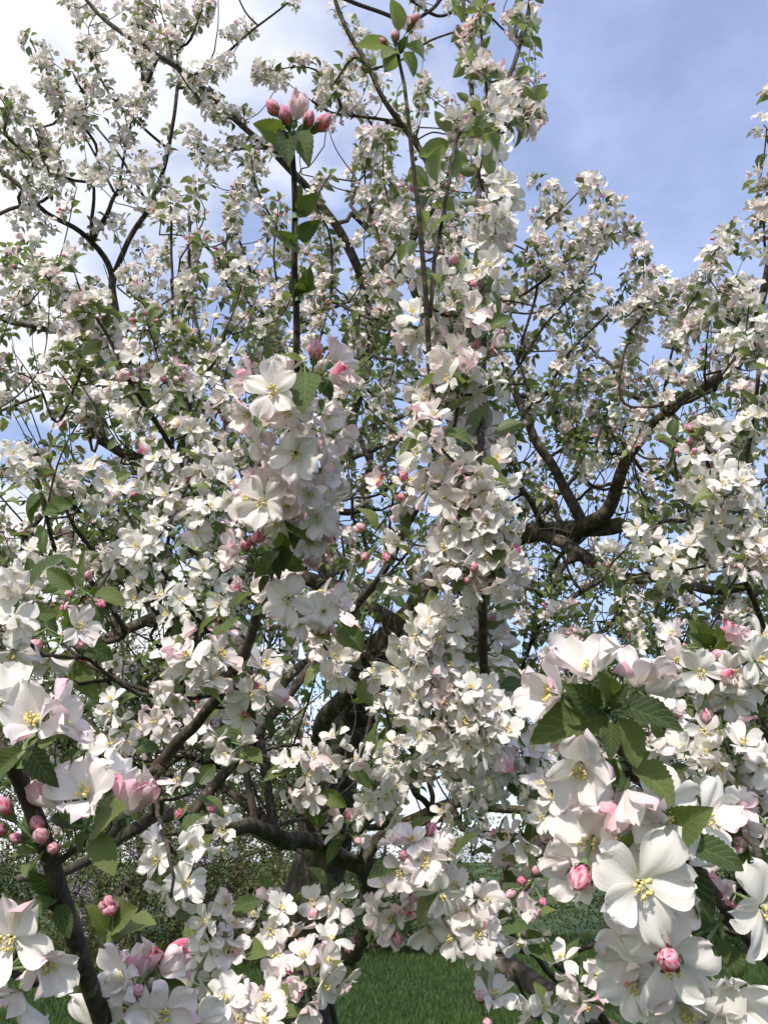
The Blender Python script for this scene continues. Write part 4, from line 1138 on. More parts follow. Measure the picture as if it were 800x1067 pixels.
# ---------------------------------------------------------------- nearest sprays, flower by flower
# flowers: (x, y, depth, nx, ny, nz, size, openness class, pink class); buds: (x, y, depth, nx, ny, nz, size, deepness)
# leaves: (base x, y, tip x, y, depth base, depth tip, nx, ny, nz)
SPRAYS = [
 dict(spur=(24, 788, .395), fl=[(36, 752, .385, .1, .65, .8, 1.1, 1, 1), (60, 752, .405, .8, .5, -.25, 1.15, 1, 2), (15, 725, .41, -.2, .9, .2, 1.1, 1, 0)],
      lf=[(30, 780, 60, 822, .395, .385, .2, .3, 1), (26, 782, -8, 812, .395, .40, -.3, .3, 1), (28, 785, 66, 768, .40, .41, 0, .8, .6)]),
 dict(spur=(90, 862, .410), fl=[(88, 828, .395, -.05, .75, .75, 1.12, 1, 1), (140, 832, .405, .35, .9, .1, 1.15, 2, 2), (52, 826, .405, -.6, .8, -.1, 1.05, 2, 1), (120, 812, .43, .4, .8, -.1, .95, 1, 0)],
      lf=[(98, 862, 140, 845, .405, .385, 0, .6, .8), (100, 868, 120, 915, .40, .39, .2, .3, 1), (88, 866, 84, 892, .405, .40, -.3, .2, 1), (88, 864, 52, 850, .41, .42, -.1, .8, .6)]),
 dict(spur=(48, 888, .42), bd=[(38, 856, .405, -.3, 1, .3, .95, 2), (42, 870, .40, -.1, .7, .8, 1.05, 0), (56, 884, .40, .5, .3, 1, .8, 2), (13, 872, .41, -.8, .5, .5, .75, 2), (-4, 862, .41, -.9, .6, .3, 1.2, 1), (2, 840, .41, -.6, .9, .3, 1.3, 1)],
      lf=[(46, 893, 30, 915, .42, .40, -.2, .4, 1), (44, 884, 12, 896, .42, .41, -.4, .5, .8), (46, 880, 22, 850, .42, .425, -.5, .5, .8)]),
 dict(spur=(48, 935, .435), fl=[], lf=[(58, 935, 28, 962, .43, .41, -.2, .3, 1), (62, 925, 30, 905, .435, .42, -.3, .6, .9), (64, 940, 70, 980, .43, .42, .3, .2, 1)]),
 dict(spur=(8, 1010, .42), fl=[(10, 980, .395, .12, .18, 1, 1.2, 0, 1), (50, 1006, .405, .65, -.1, .8, 1.0, 1, 1), (18, 1042, .41, -.2, -.75, .6, 1.1, 0, 1), (-18, 1010, .41, -.5, .1, .9, 1.1, 0, 1)],
      lf=[(4, 960, -10, 925, .42, .42, -.2, .4, 1)], bd=[(46, 1022, .41, .6, -.5, .7, .7, 2)]),
 dict(spur=(115, 975, .56), bd=[(106, 943, .55, -.5, .8, .5, .85, 2), (113, 938, .545, -.1, 1, .4, 1.0, 1), (121, 943, .55, .4, .9, .5, .8, 2), (115, 948, .54, 0, .7, .9, .9, 2), (109, 950, .54, -.3, .5, .9, .7, 2)],
      lf=[(112, 970, 86, 945, .56, .55, -.1, .8, .7), (118, 968, 148, 943, .56, .54, .1, .8, .6), (120, 972, 166, 970, .56, .54, .1, .9, .5), (112, 975, 96, 965, .56, .54, -.4, .5, .8)]),
 dict(spur=(140, 1045, .50), fl=[(128, 1016, .475, -.25, .35, 1, 1.0, 1, 1), (150, 1004, .495, .15, 1, .25, 1.1, 2, 2), (178, 1003, .495, .8, .6, .2, 1.1, 2, 2), (172, 1056, .47, .12, .1, 1, 1.2, 0, 1), (135, 1040, .475, -.4, -.4, .9, 1.1, 0, 0), (152, 1024, .50, 0, .6, .6, .9, 1, 1), (205, 1068, .49, .3, .3, .9, 1.1, 0, 0), (95, 1075, .48, -.5, .1, .9, 1.1, 0, 0)],
      bd=[(143, 1032, .475, -.2, .5, .9, 1.0, 0)], lf=[(142, 1030, 138, 1066, .485, .465, -.3, .1, 1), (160, 1030, 195, 1028, .49, .49, .1, .8, .5)]),
 # tip of the tall shoot
 dict(spur=(303, 148, .59), bd=[(285, 112, .585, -.75, .8, .2, 1.35, 1), (298, 120, .575, -.2, .9, .6, 1.35, 1), (322, 123, .58, .5, .75, .5, 1.2, 1), (336, 128, .585, .8, .55, .3, 1.5, 1)], fl=[(311, 112, .59, .25, 1, .1, 1.05, 3, 2)],
      lf=[(298, 141, 262, 131, .59, .575, -.1, -.5, .9), (302, 138, 299, 172, .585, .565, .0, .1, 1), (307, 140, 325, 166, .585, .57, .3, .1, 1), (300, 150, 290, 160, .59, .58, -.4, .2, .9), (308, 142, 332, 140, .59, .60, .1, .6, .6)]),
 dict(spur=(308, 222, .60), lf=[(311, 222, 330, 198, .60, .59, .1, -.2, 1), (311, 248, 333, 232, .60, .58, .2, -.2, 1), (308, 255, 288, 238, .60, .59, -.4, .1, 1), (309, 262, 296, 252, .60, .58, -.2, .1, 1), (308, 210, 314, 192, .60, .60, .3, .3, 1), (313, 226, 325, 218, .60, .60, .3, .3, 1)]),
 dict(spur=(311, 308, .62), lf=[(313, 305, 321, 278, .62, .60, .3, .1, 1), (314, 308, 332, 300, .62, .61, .2, .6, .8), (309, 310, 305, 286, .62, .61, -.5, .2, .9), (309, 280, 292, 272, .62, .62, -.3, .5, .8)]),
 # top of the flowering part
 dict(spur=(322, 390, .645), fl=[(285, 408, .60, -.18, .12, 1, 1.22, 0, 1), (260, 398, .64, -.9, .3, .15, 1.1, 1, 2), (258, 432, .635, -.75, -.3, .5, 1.0, 1, 2), (300, 430, .625, -.1, -.5, .9, 1.05, 0, 1), (350, 374, .635, .75, .8, .1, 1.1, 1, 1), (352, 393, .62, .75, .1, .75, 1.05, 2, 2), (340, 432, .635, .7, -.25, .5, 1.0, 1, 1), (353, 458, .64, .8, -.4, .3, .9, 1, 2), (298, 385, .64, -.2, .8, .4, 1.0, 1, 1)],
      bd=[(328, 366, .63, .15, .9, .6, 1.7, 0)], lf=[(318, 388, 320, 430, .62, .59, .15, .2, 1), (314, 380, 290, 368, .64, .62, -.2, .8, .6), (330, 392, 345, 420, .64, .63, .5, .1, .9), (316, 378, 300, 360, .64, .65, -.3, .6, .7)]),
 dict(spur=(308, 498, .665), fl=[(308, 472, .615, .05, -.15, 1, 1.22, 0, 1), (303, 498, .635, 0, -.4, .9, .9, 0, 1), (274, 524, .625, -.3, -.15, 1, 1.15, 0, 1), (323, 516, .63, .3, -.35, .9, .9, 1, 2), (331, 541, .635, .3, -.5, .9, .95, 0, 1), (262, 505, .65, -.8, .5, .2, .95, 1, 2), (258, 540, .64, -.8, -.3, .4, .85, 2, 2), (300, 525, .64, 0, -.5, .9, 1.0, 1, 2), (340, 490, .65, .8, -.1, .4, .95, 1, 1), (290, 545, .65, -.1, -.8, .6, 1.0, 0, 1), (335, 470, .655, .7, .3, .4, .9, 1, 1), (282, 470, .655, -.7, .2, .5, .95, 1, 2)],
      lf=[(306, 540, 325, 560, .66, .63, .1, .3, 1), (292, 498, 282, 510, .65, .63, -.3, .2, 1), (312, 545, 305, 572, .67, .65, -.1, .2, 1)]),
 dict(spur=(290, 578, .72), fl=[(245, 576, .70, -.65, .1, .6, 1.05, 1, 2), (322, 566, .69, .55, -.25, .8, 1.0, 1, 1), (325, 582, .70, .5, -.5, .6, .9, 2, 2)], bd=[(255, 568, .685, -.2, .4, .9, 1.2, 2), (262, 562, .69, -.1, .6, .8, 1.0, 1)],
      lf=[(288, 575, 280, 592, .71, .69, -.2, .2, 1), (292, 572, 300, 548, .71, .69, .2, .2, 1), (286, 590, 262, 606, .72, .70, -.2, .2, 1), (300, 585, 318, 592, .72, .70, .1, .2, 1), (280, 600, 270, 618, .72, .71, -.2, .3, 1), (284, 572, 262, 582, .72, .71, -.3, .6, .7), (294, 580, 290, 604, .72, .70, -.3, .3, .9)]),
 dict(spur=(290, 630, .77), fl=[(300, 624, .71, .05, -.1, 1, 1.3, 0, 1), (277, 612, .75, -.7, .3, .5, 1.0, 1, 1), (314, 648, .73, .3, -.7, .6, 1.0, 1, 2), (337, 637, .74, .15, .1, 1, .95, 0, 0), (352, 628, .75, .6, .3, .6, .95, 1, 2), (340, 655, .76, .1, -.8, .5, .9, 2, 2), (290, 600, .76, 0, .8, .5, 1.1, 0, 1), (245, 610, .78, -.5, .3, .8, .8, 2, 2)],
      lf=[(285, 632, 262, 640, .77, .76, -.2, .4, 1), (300, 650, 305, 675, .77, .76, .1, .2, 1), (325, 650, 345, 670, .77, .76, .2, .3, 1), (282, 620, 258, 612, .77, .77, -.2, .6, .8)]),
 # right spray
 dict(spur=(630, 742, .40), fl=[(577, 724, .385, -.85, .25, .35, 1.15, 1, 1), (614, 700, .385, -.1, 1, .2, 1.2, 1, 1), (664, 708, .395, .25, 1, .12, 1.15, 1, 1), (690, 712, .40, .9, .5, .1, .95, 2, 0)],
      lf=[(628, 748, 553, 770, .39, .375, -.25, .5, .8), (624, 738, 592, 712, .385, .37, -.2, .3, 1), (634, 728, 622, 702, .38, .37, .0, .3, 1), (645, 735, 712, 762, .385, .365, .15, .45, .9), (636, 752, 634, 792, .38, .37, -.1, .1, 1), (644, 748, 664, 800, .385, .38, .5, .2, .8), (632, 735, 655, 716, .385, .375, .2, .4, .9)]),
 dict(spur=(652, 790, .405), fl=[(604, 800, .365, -.3, -.35, .9, 1.2, 1, 1), (655, 832, .38, .1, -.75, .7, 1.15, 1, 2), (600, 775, .39, -.3, .8, .4, .9, 2, 2), (628, 845, .39, -.1, -.6, .6, .9, 2, 2)],
      lf=[(660, 798, 706, 838, .39, .37, .3, .35, .9), (645, 792, 600, 835, .40, .405, -.2, .2, 1), (660, 792, 678, 782, .40, .39, .1, .6, .8)]),
 dict(spur=(695, 868, .415), fl=[(668, 922, .36, .02, .12, 1, 1.35, 0, 0), (615, 878, .385, -.55, .25, .8, 1.2, 0, 1), (690, 850, .385, .2, .5, .9, 1.1, 0, 0), (640, 870, .39, -.3, .3, .9, 1.2, 0, 0), (735, 855, .42, .4, .4, .8, 1.1, 0, 0), (600, 908, .385, -.8, -.1, .5, 1.0, 1, 1)],
      bd=[(604, 914, .365, -.5, -.4, .9, 1.4, 1)], lf=[(700, 872, 738, 838, .39, .37, -.4, .5, .8), (712, 878, 780, 908, .40, .39, .1, .7, .7), (708, 898, 735, 975, .41, .40, .4, .2, .9), (645, 880, 655, 866, .37, .36, -.1, .3, 1)]),
 dict(spur=(748, 962, .43), fl=[(697, 1002, .375, -.12, -.15, 1, 1.25, 0, 1), (690, 962, .40, -.3, .5, .8, 1.2, 0, 1), (715, 1050, .39, -.1, -.4, .9, 1.25, 0, 0), (762, 1045, .39, .1, -.1, 1, 1.2, 1, 0), (798, 948, .40, .25, .1, .95, 1.25, 0, 0), (745, 932, .43, .2, .9, .2, .9, 2, 2), (722, 935, .43, -.2, .9, .3, .85, 2, 2), (660, 1025, .40, -.6, -.2, .8, 1.1, 0, 0), (795, 1055, .40, .4, -.1, .9, 1.2, 0, 0), (655, 985, .405, -.6, .2, .7, 1.1, 1, 1), (735, 1075, .39, 0, 0, 1, 1.2, 0, 0)],
      bd=[(696, 1000, .355, -.5, .4, .7, 1.4, 2)], lf=[(752, 985, 776, 1028, .42, .41, .2, .3, .9), (752, 978, 758, 1005, .42, .41, -.2, .1, 1), (738, 962, 715, 985, .43, .43, -.3, .6, .7), (770, 950, 800, 925, .44, .43, .1, .6, .8), (765, 930, 810, 890, .45, .44, .1, .6, .8)]),
 # upper right group
 dict(spur=(742, 675, .74), fl=[(706, 688, .72, -.5, .3, .8, 1.05, 1, 1), (729, 700, .70, -.1, .05, 1, 1.15, 0, 0), (765, 663, .73, .3, .9, .3, 1.2, 2, 2), (762, 700, .71, .3, .1, 1, 1.15, 0, 0), (790, 688, .70, .4, .2, 1, 1.25, 0, 0), (738, 724, .71, -.1, -.3, 1, 1.05, 0, 1), (760, 730, .71, .15, -.35, 1, 1.1, 0, 1), (755, 705, .70, .5, 0, .7, .9, 2, 2), (790, 715, .72, .4, -.2, .9, 1.15, 0, 0), (700, 660, .76, -.5, .6, .5, .9, 1, 1), (795, 665, .73, .4, .6, .7, 1.1, 0, 0), (695, 700, .73, -.7, -.3, .4, .9, 2, 2)],
      bd=[(747, 682, .71, .5, .3, .8, 1.3, 0), (735, 744, .70, -.1, -.9, .3, 1.6, 0), (752, 655, .73, .1, .9, .4, .8, 2), (713, 687, .71, .3, .3, .9, .8, 1)],
      lf=[(735, 672, 716, 648, .735, .72, -.2, .3, 1), (738, 674, 722, 665, .735, .71, -.2, .1, 1), (742, 672, 742, 650, .735, .72, .1, .3, 1), (744, 676, 762, 668, .735, .72, .2, .4, 1), (740, 680, 748, 660, .73, .71, .1, .2, 1), (715, 690, 712, 705, .73, .71, -.2, .2, 1), (772, 735, 800, 745, .74, .72, .1, .5, .8)]),
 # tip bud of the second tall shoot
 dict(spur=(415, 55, 1.0), bd=[(412, 38, .995, 0, 1, .3, 1.6, 0), (398, 42, .995, -.8, .6, .3, 1.0, 1)], lf=[(416, 54, 424, 36, 1.0, .99, .2, .4, .9), (413, 56, 400, 70, 1.0, .99, -.2, .3, .9), (417, 56, 420, 46, 1.0, .99, .3, .2, 1), (412, 52, 396, 64, 1.0, .98, -.4, -.2, .9)]),
 # leafy spur with one broad pale leaf
 dict(spur=(43, 510, 1.35), lf=[(52, 527, 75, 524, 1.35, 1.32, .1, .4, 1), (44, 515, 24, 532, 1.35, 1.33, -.2, .5, .8), (43, 510, 36, 500, 1.35, 1.34, -.2, .5, .8), (45, 520, 28, 545, 1.35, 1.33, -.3, .2, 1), (47, 530, 66, 540, 1.35, 1.33, .2, .3, 1)]),
]
for s in SPRAYS:
    spur = P(*s['spur'])
    c = Cluster(spur, near=True)
    for x, y, d, nx, ny, nz, size, op, pk in s.get('fl', []):
        ax = camvec(nx, ny, nz)
        size *= 0.82
        c.fl(P(x, y, d) - ax * (0.004 if op < 2 else 0.009), ax, size, op, pk)
    for x, y, d, nx, ny, nz, size, dp in s.get('bd', []):
        ax = camvec(nx, ny, nz)
        c.bd(P(x, y, d) - ax * 0.005, ax, size * 0.70, min(2, dp + 1))
    for bx, by, tx, ty, d0, d1, nx, ny, nz in s.get('lf', []):
        c.lf(P(bx, by, d0), P(tx, ty, d1), camvec(nx, ny, nz))
        c.stalks.append((spur, (spur + P(bx, by, d0)) / 2, P(bx, by, d0), P(bx, by, d0) + (P(tx, ty, d1) - P(bx, by, d0)) * 0.02))
    join_wood(spur, 0.0022)

# ---------------------------------------------------------------- build the apple tree
ROOT = np.array([tp[0][0], tp[0][1], 0.0])
tree = empty('apple_tree', ROOT)
tag(tree, 'old apple tree in full white and pink blossom, filling most of the picture', 'tree')


def part(name, arr, mats, parent=tree, origin=None, label=None, kind=None, root=ROOT):
    v, a, q, m = arr
    o0 = root if origin is None else np.asarray(origin)
    me = make_mesh(name, v - o0, a, q, m, mats)
    o = link_mesh(name, me, parent, o0 - root)
    if label: o['label'] = label
    if kind: o['kind'] = kind
    return o


part('trunk', tube(tp, tr, 28, 0.11, 3), [M_TRUNK], label='gnarled grey brown trunk with moss patches')
nbr = 0
small = []
cand = sorted(BR, key=lambda b: -float(np.max(b['rad'] / np.maximum(0.3, [proj(p)[2] for p in b['pts']])) * len(b['pts']) ** 0.3))
named = {id(b) for b in cand[:72]}
for k, b in enumerate(BR):
    arr = tube(b['pts'], b['rad'], 14 if b['big'] else 9, 0.10 if b['big'] else 0.06, k)
    if id(b) in named:
        part('branch', arr, [M_BARK if b['big'] else M_TWIG], origin=b['pts'][0]); nbr += 1
    else:
        small.append(arr)
BIG_TWIGS.sort(key=lambda t: -t[1][0])
for k, (sp, sr) in enumerate(BIG_TWIGS):
    arr = tube(sp, sr, 8, 0.08, 500 + k)
    if nbr < 98:
        part('branch', arr, [M_TWIG], origin=sp[0]); nbr += 1
    else:
        small.append(arr)
for k, (sp, sr) in enumerate(TWIG_PARTS + SPURWOOD):
    small.append(tube(sp, sr, 5 if sr[0] < 0.004 else 7, 0.05, k))
part('twigs', concat(small), [M_TWIG], kind='stuff')


def stalk_tube(s, lod, size=1.0):
    sp, sr = smooth_path(list(s), [0.0011, 0.0009, 0.0008, 0.0010], 0.006 if lod == 0 else 0.02)
    return tube(sp, sr * 1.0, 6 if lod == 0 else 4 if lod == 1 else 3)


# the hundred largest in view become parts of their own with flowers, buds and leaves as sub-parts
vis = [c for c in CLUSTERS if -40 < c.px < 840 and -40 < c.py < 1105 and c.items]
vis.sort(key=lambda c: (not c.near, c.d))
own = vis[:100]
own_ids = {id(c) for c in own}
for c in own:
    lod = lod_of(c.d)
    pts, rr = smooth_path([c.spur - np.array([0, 0, 0.006]), c.spur, c.spur + unit(c.items[0][3] - c.spur) * 0.003], [0.0022, 0.0024, 0.001], 0.003)
    arr = [tube(pts, rr, 8, 0.1)] + [stalk_tube(s, lod) for s in c.stalks]
    cl = part('blossom_cluster', concat(arr), [M_CALYX], origin=c.spur)
    for kind, key, vi, pos, R, S in c.items:
        o = bpy.data.objects.new(kind, cached(kind, key, vi))
        COL.objects.link(o)
        o.parent = cl
        M4 = Matrix(R.tolist()).to_4x4()
        q = M4.to_quaternion()
        o.rotation_mode = 'QUATERNION'
        o.rotation_quaternion = q
        o.location = pos - c.spur
        o.scale = (S, S, S)

# the rest, gathered
bag = {}
stalks = []
for c in CLUSTERS:
    if id(c) in own_ids: continue
    x, y, d = c.px, c.py, c.d
    if d < 0.3: continue
    for kind, key, vi, pos, R, S in c.items:
        bag.setdefault((kind, key, vi), []).append((pos, R, S))
    if lod_of(d) < 2:
        stalks += [stalk_tube(s, 1) for s in c.stalks]
fl_parts, lf_parts = [], []
for (kind, key, vi), L in bag.items():
    T = np.array([l[0] for l in L]); R = np.array([l[1] for l in L]); S = np.array([l[2] for l in L])
    if kind == 'leaf':
        lf_parts.append(stamp(TL[key][vi], R, T, S, rnd=RNG.uniform(0, 1, len(L))))
    else:
        t = (TF if kind == 'flower' else TB)[key][vi]
        fl_parts.append(stamp(t, R, T, S, pmul=RNG.uniform(0.6, 1.5, len(L)) if kind == 'flower' else RNG.uniform(0.8, 1.1, len(L))))
part('blossoms', concat(fl_parts), FLOWER_MATS, kind='stuff')
part('leaves', concat(lf_parts), [M_LEAF, M_CALYX], kind='stuff')
part('flower_stalks', concat(stalks), [M_CALYX], kind='stuff')
print('clusters', len(CLUSTERS), 'own', len(own), 'deepest own', max(c.d for c in own), 'branches', nbr)

# ---------------------------------------------------------------- ground
def ground():
    n = 90
    xs = np.sign(np.linspace(-1, 1, n)) * np.abs(np.linspace(-1, 1, n)) ** 3 * 600
    X, Y = np.meshgrid(xs, xs + 12, indexing='ij')
    Z = 0.03 * np.sin(X * 0.7) * np.cos(Y * 0.5) * np.exp(-((X) ** 2 + (Y - 10) ** 2) / 900)
    idx = np.arange(n * n).reshape(n, n)
    Q = np.stack([idx[:-1, :-1], idx[1:, :-1], idx[1:, 1:], idx[:-1, 1:]], -1).reshape(-1, 4)
    m, t, out = material('lawn_soil')
    tc = t.n('ShaderNodeTexCoord').outputs['Object']
    c = t.ramp(t.noise(tc, 1.3, 6.0, 0.65), [(0.3, (0.018, 0.045, 0.008)), (0.55, (0.035, 0.085, 0.014)), (0.8, (0.06, 0.115, 0.022))])
    pb = t.n('ShaderNodeBsdfPrincipled', None, Roughness=0.9)
    t.link(c, pb.inputs['Base Color'])
    b = t.n('ShaderNodeBump', None, Strength=1.0, Distance=0.05, Height=t.noise(tc, 25.0, 5.0, 0.7))
    t.link(b.outputs[0], pb.inputs['Normal'])
    t.link(pb.outputs[0], out.inputs[0])
    pts = np.stack([X, Y, Z], -1).reshape(-1, 3)
    o = link_mesh('ground', make_mesh('ground', pts, pts * 0, Q, np.zeros(len(Q), int), [m]))
    o['kind'] = 'structure'


def gz(x, y):
    return 0.03 * np.sin(x * 0.7) * np.cos(y * 0.5) * np.exp(-((x) ** 2 + (y - 10) ** 2) / 900)


def grass():
    n = 150000
    y = 7.5 + 12.5 * RNG.uniform(0, 1, n) ** 1.35
    x = RNG.uniform(-0.58, 0.58, n) * y
    clump = 0.5 + 0.5 * np.sin(x * 2.1 + 1.3 * np.sin(y * 1.7)) * np.cos(y * 1.3 + np.sin(x * 1.1))
    h = RNG.uniform(0.05, 0.11, n) * (0.7 + 0.8 * clump)
    a = RNG.uniform(0, 6.28, n)
    lean = RNG.uniform(0.1, 0.6, n) * h
    w = RNG.uniform(0.003, 0.006, n)
    base = np.stack([x, y, gz(x, y) - 0.005], 1)
    ca, sa = np.cos(a), np.sin(a)
    side = np.stack([ca * w, sa * w, 0 * w], 1)
    b2 = RNG.uniform(0, 6.28, n)
    ln = np.stack([np.cos(b2) * lean, np.sin(b2) * lean, h], 1)
    mid = base + ln * [0.35, 0.35, 0.6]
    V = np.stack([base - side, base + side, mid + side * 0.8, mid - side * 0.8, base + ln], 1).reshape(-1, 3)
    k = np.arange(n)[:, None] * 5
    Q = np.concatenate([k + [0, 1, 2, 3], np.concatenate([k + [3, 2, 4], -np.ones((n, 1), int)], 1)])
    A = np.zeros((n, 5, 3)); A[:, :, 2] = (RNG.uniform(0, 1, n) * 0.7 + clump * 0.3)[:, None]; A[:, :, 0] = [0, 0, .5, .5, 1]
    m, t, out = material('grass_blade')
    at = t.n('ShaderNodeAttribute', dict(attribute_name='look'))
    s = t.n('ShaderNodeSeparateXYZ', None, i0=at.outputs['Vector'])
    c = t.ramp(s.outputs[2], [(0.05, (0.022, 0.048, 0.009)), (0.5, (0.042, 0.085, 0.018)), (0.9, (0.09, 0.13, 0.035))])
    thin_sheet(t, out, c, c, 0.3, 0.5)
    o = link_mesh('grass', make_mesh('grass', V, A.reshape(-1, 3), Q, np.zeros(len(Q), int), [m]))
    tag(o, 'long green lawn grass under and beyond the apple tree', 'grass', kind='stuff')


ground()
grass()

# ---------------------------------------------------------------- background shrubs, trees and wall
M_SH = {
    'dark': leaf_material('hedge_leaf', (0.02, 0.045, 0.012), (0.045, 0.08, 0.02), (0.10, 0.13, 0.035), (0.06, 0.08, 0.022, 1)),
    'olive': leaf_material('shrub_leaf', (0.035, 0.055, 0.012), (0.08, 0.10, 0.022), (0.17, 0.18, 0.045), (0.09, 0.10, 0.028, 1)),
    'fresh': leaf_material('young_leaf', (0.04, 0.09, 0.02), (0.08, 0.15, 0.03), (0.16, 0.24, 0.05), (0.12, 0.17, 0.07, 1)),
}
M_LILAC = plain('lilac_bloom', (0.42, 0.30, 0.48), 0.7, 0.35, 40.0, 0.3)
M_BBARK = bark_material('far_bark', 0.4, 12.0)


def leafcloud(centers, radii, n, size, rng, flat=0.5):
    """small folded leaves through the volume of several lumps, denser towards their outside"""
    w = np.array([r[0] * r[2] for r in radii]); w = w / w.sum()
    k = rng.choice(len(centers), n, p=w)
    d = rng.normal(0, 1, (n, 3)); d /= np.linalg.norm(d, axis=1)[:, None]
    rad = rng.uniform(0.25, 1.08, n) ** 0.6
    p = np.array(centers)[k] + d * rad[:, None] * np.array(radii)[k]
    p += rng.normal(0, 0.04, (n, 3))
    p[:, 2] = np.maximum(p[:, 2], 0.04)
    nr = d * 0.6 + rng.normal(0, 0.6, (n, 3)) + [0, 0, 0.5]
    nr /= np.linalg.norm(nr, axis=1)[:, None]
    t = np.cross(nr, rng.normal(0, 1, (n, 3))); t /= np.linalg.norm(t, axis=1)[:, None]
    b = np.cross(nr, t)
    L = rng.uniform(0.6, 1.25, n)[:, None] * size
    V = np.stack([p - t * L, p + b * L * 0.45 - nr * L * 0.12, p + t * L, p - b * L * 0.45 - nr * L * 0.12], 1).reshape(-1, 3)
    Q = np.arange(n)[:, None] * 4 + [0, 1, 2, 3]
    A = np.zeros((n, 4, 3)); A[:, :, 2] = np.clip(rng.uniform(0, 1, n) * 0.8 + (p[:, 2] > 1) * 0.1, 0, 1)[:, None]
    A[:, :, 1] = [0.1, 0.9, 0.1, -0.9]; A[:, :, 0] = [0, 0.5, 1, 0.5]
    return V, A.reshape(-1, 3), Q, np.zeros(n, int)


def woody(base, centers, radii, n, rng, r0, trunk_pts=None):
    """stems grown towards random points of the crown"""
    pts = []
    for i in range(n):
        k = rng.integers(len(centers))
        d = unit(rng.normal(0, 1, 3)) * rng.uniform(0.2, 0.98)
        pts.append(np.array(centers[k]) + d * radii[k])
    pts = np.array(pts)
    pts[:, 2] = np.maximum(pts[:, 2], 0.15)
    skp = np.array(trunk_pts)
    pos = [np.array(x) for x in skp]
    n0 = len(skp)
    cost = np.full(n, 1e9); par = np.zeros(n, int)
    for j in range(n0):
        d = np.sqrt(((pts - skp[j]) ** 2).sum(1)) + 0.02 * (n0 - j)
        u = d < cost; cost[u] = d[u]; par[u] = j
    done = np.zeros(n, bool); order = []
    for it in range(n):
        i = int(np.where(done, 1e9, cost).argmin()); done[i] = True; order.append(i)
        d = np.sqrt(((pts - pts[i]) ** 2).sum(1)) + 0.35 * cost[i]
        u = (~done) & (d < cost); cost[u] = d[u]; par[u] = n0 + i
    load = np.ones(n)
    for i in reversed(order):
        if par[i] >= n0: load[par[i] - n0] += load[i]
    out = []
    for i in order:
        q = skp[par[i]] if par[i] < n0 else pts[par[i] - n0]
        L = np.linalg.norm(pts[i] - q)
        m = (q + pts[i]) / 2 + rng.normal(0, 0.1 * L, 3)
        r1 = r0 * load[i] ** 0.45
        out.append(tube(np.array([q, m, pts[i]]), [r1 * 1.2, r1 * 1.1, r1 * 0.9], 5))
    return concat(out)


def shrub(name, label, cat, lumps, leafmat, n, size, seed, group=None, bloom=0):
    """lumps: list of (x, y, z, rx, ry, rz) in metres"""
    rng = np.random.default_rng(seed)
    cs = [l[:3] for l in lumps]; rs = [l[3:] for l in lumps]
    base = np.array([np.mean([c[0] for c in cs]), np.mean([c[1] for c in cs]), 0.0])
    r = empty(name, base)
    tag(r, label, cat, group)
    part('foliage', leafcloud(cs, np.array(rs), n, size, rng), [leafmat], r, base, root=base)
    stems = [[c[0] * 0.4 + base[0] * 0.6, c[1] * 0.4 + base[1] * 0.6, 0.02] for c in cs]
    part('stem', woody(base, cs, np.array(rs), max(60, n // 60), rng, 0.006, stems), [M_BBARK], r, base, root=base, kind='stuff')
    if bloom:
        out = []
        for i in range(bloom):
            k = rng.integers(len(cs)); d = unit(rng.normal(0, 1, 3) + [0, -0.7, 0.4])
            p = np.array(cs[k]) + d * rs[k] * 1.02
            v, a, q, m = leafcloud([p + [0, 0, 0.0], p + [0, 0, .08]], np.array([[.05, .05, .08], [.03, .03, .07]]), 55, 0.016, rng)
            out.append((v, a, q, m))
        part('bloom', concat(out), [M_LILAC], r, base, root=base)
    return r


def back_tree(name, label, trunk, crown, leafmat, n, size, nw, seed, group='trees beyond the hedge', r0=0.009):
    rng = np.random.default_rng(seed)
    cs = [l[:3] for l in crown]; rs = [l[3:] for l in crown]
    base = np.array([trunk[0][0], trunk[0][1], 0.0])
    r = empty(name, base)
    tag(r, label, 'tree', group)
    rad = np.linspace(0.17, 0.05, len(trunk))
    sp, sr = smooth_path(trunk, rad, 0.15)
    part('trunk', tube(sp, sr, 12, 0.08, seed), [M_BBARK], r, base, root=base)
    part('limbs', woody(base, cs, np.array(rs), nw, rng, r0, sp), [M_BBARK], r, base, root=base, kind='stuff')
    part('crown', leafcloud(cs, np.array(rs), n, size, rng), [leafmat], r, base, root=base)


def G(x, dist):
    """world x of pixel column x at ground distance dist (near the horizon)"""
    d = dist * math.cos(PITCH)
    return (x - 400) / F * d * 1.02


rg = np.random.default_rng(5)


def hedge_lumps(x0, x1, dist, h, n, seed):
    q = np.random.default_rng(seed)
    out = []
    for i in range(n):
        x = G(x0 + (x1 - x0) * (i + 0.5) / n, dist)
        hh = h * q.uniform(0.8, 1.1)
        w = abs(G(x1, dist) - G(x0, dist)) / n
        out.append((x, dist + q.uniform(-0.4, 0.4), hh * 0.5, w * 0.75, 0.9, hh * 0.52))
    return out


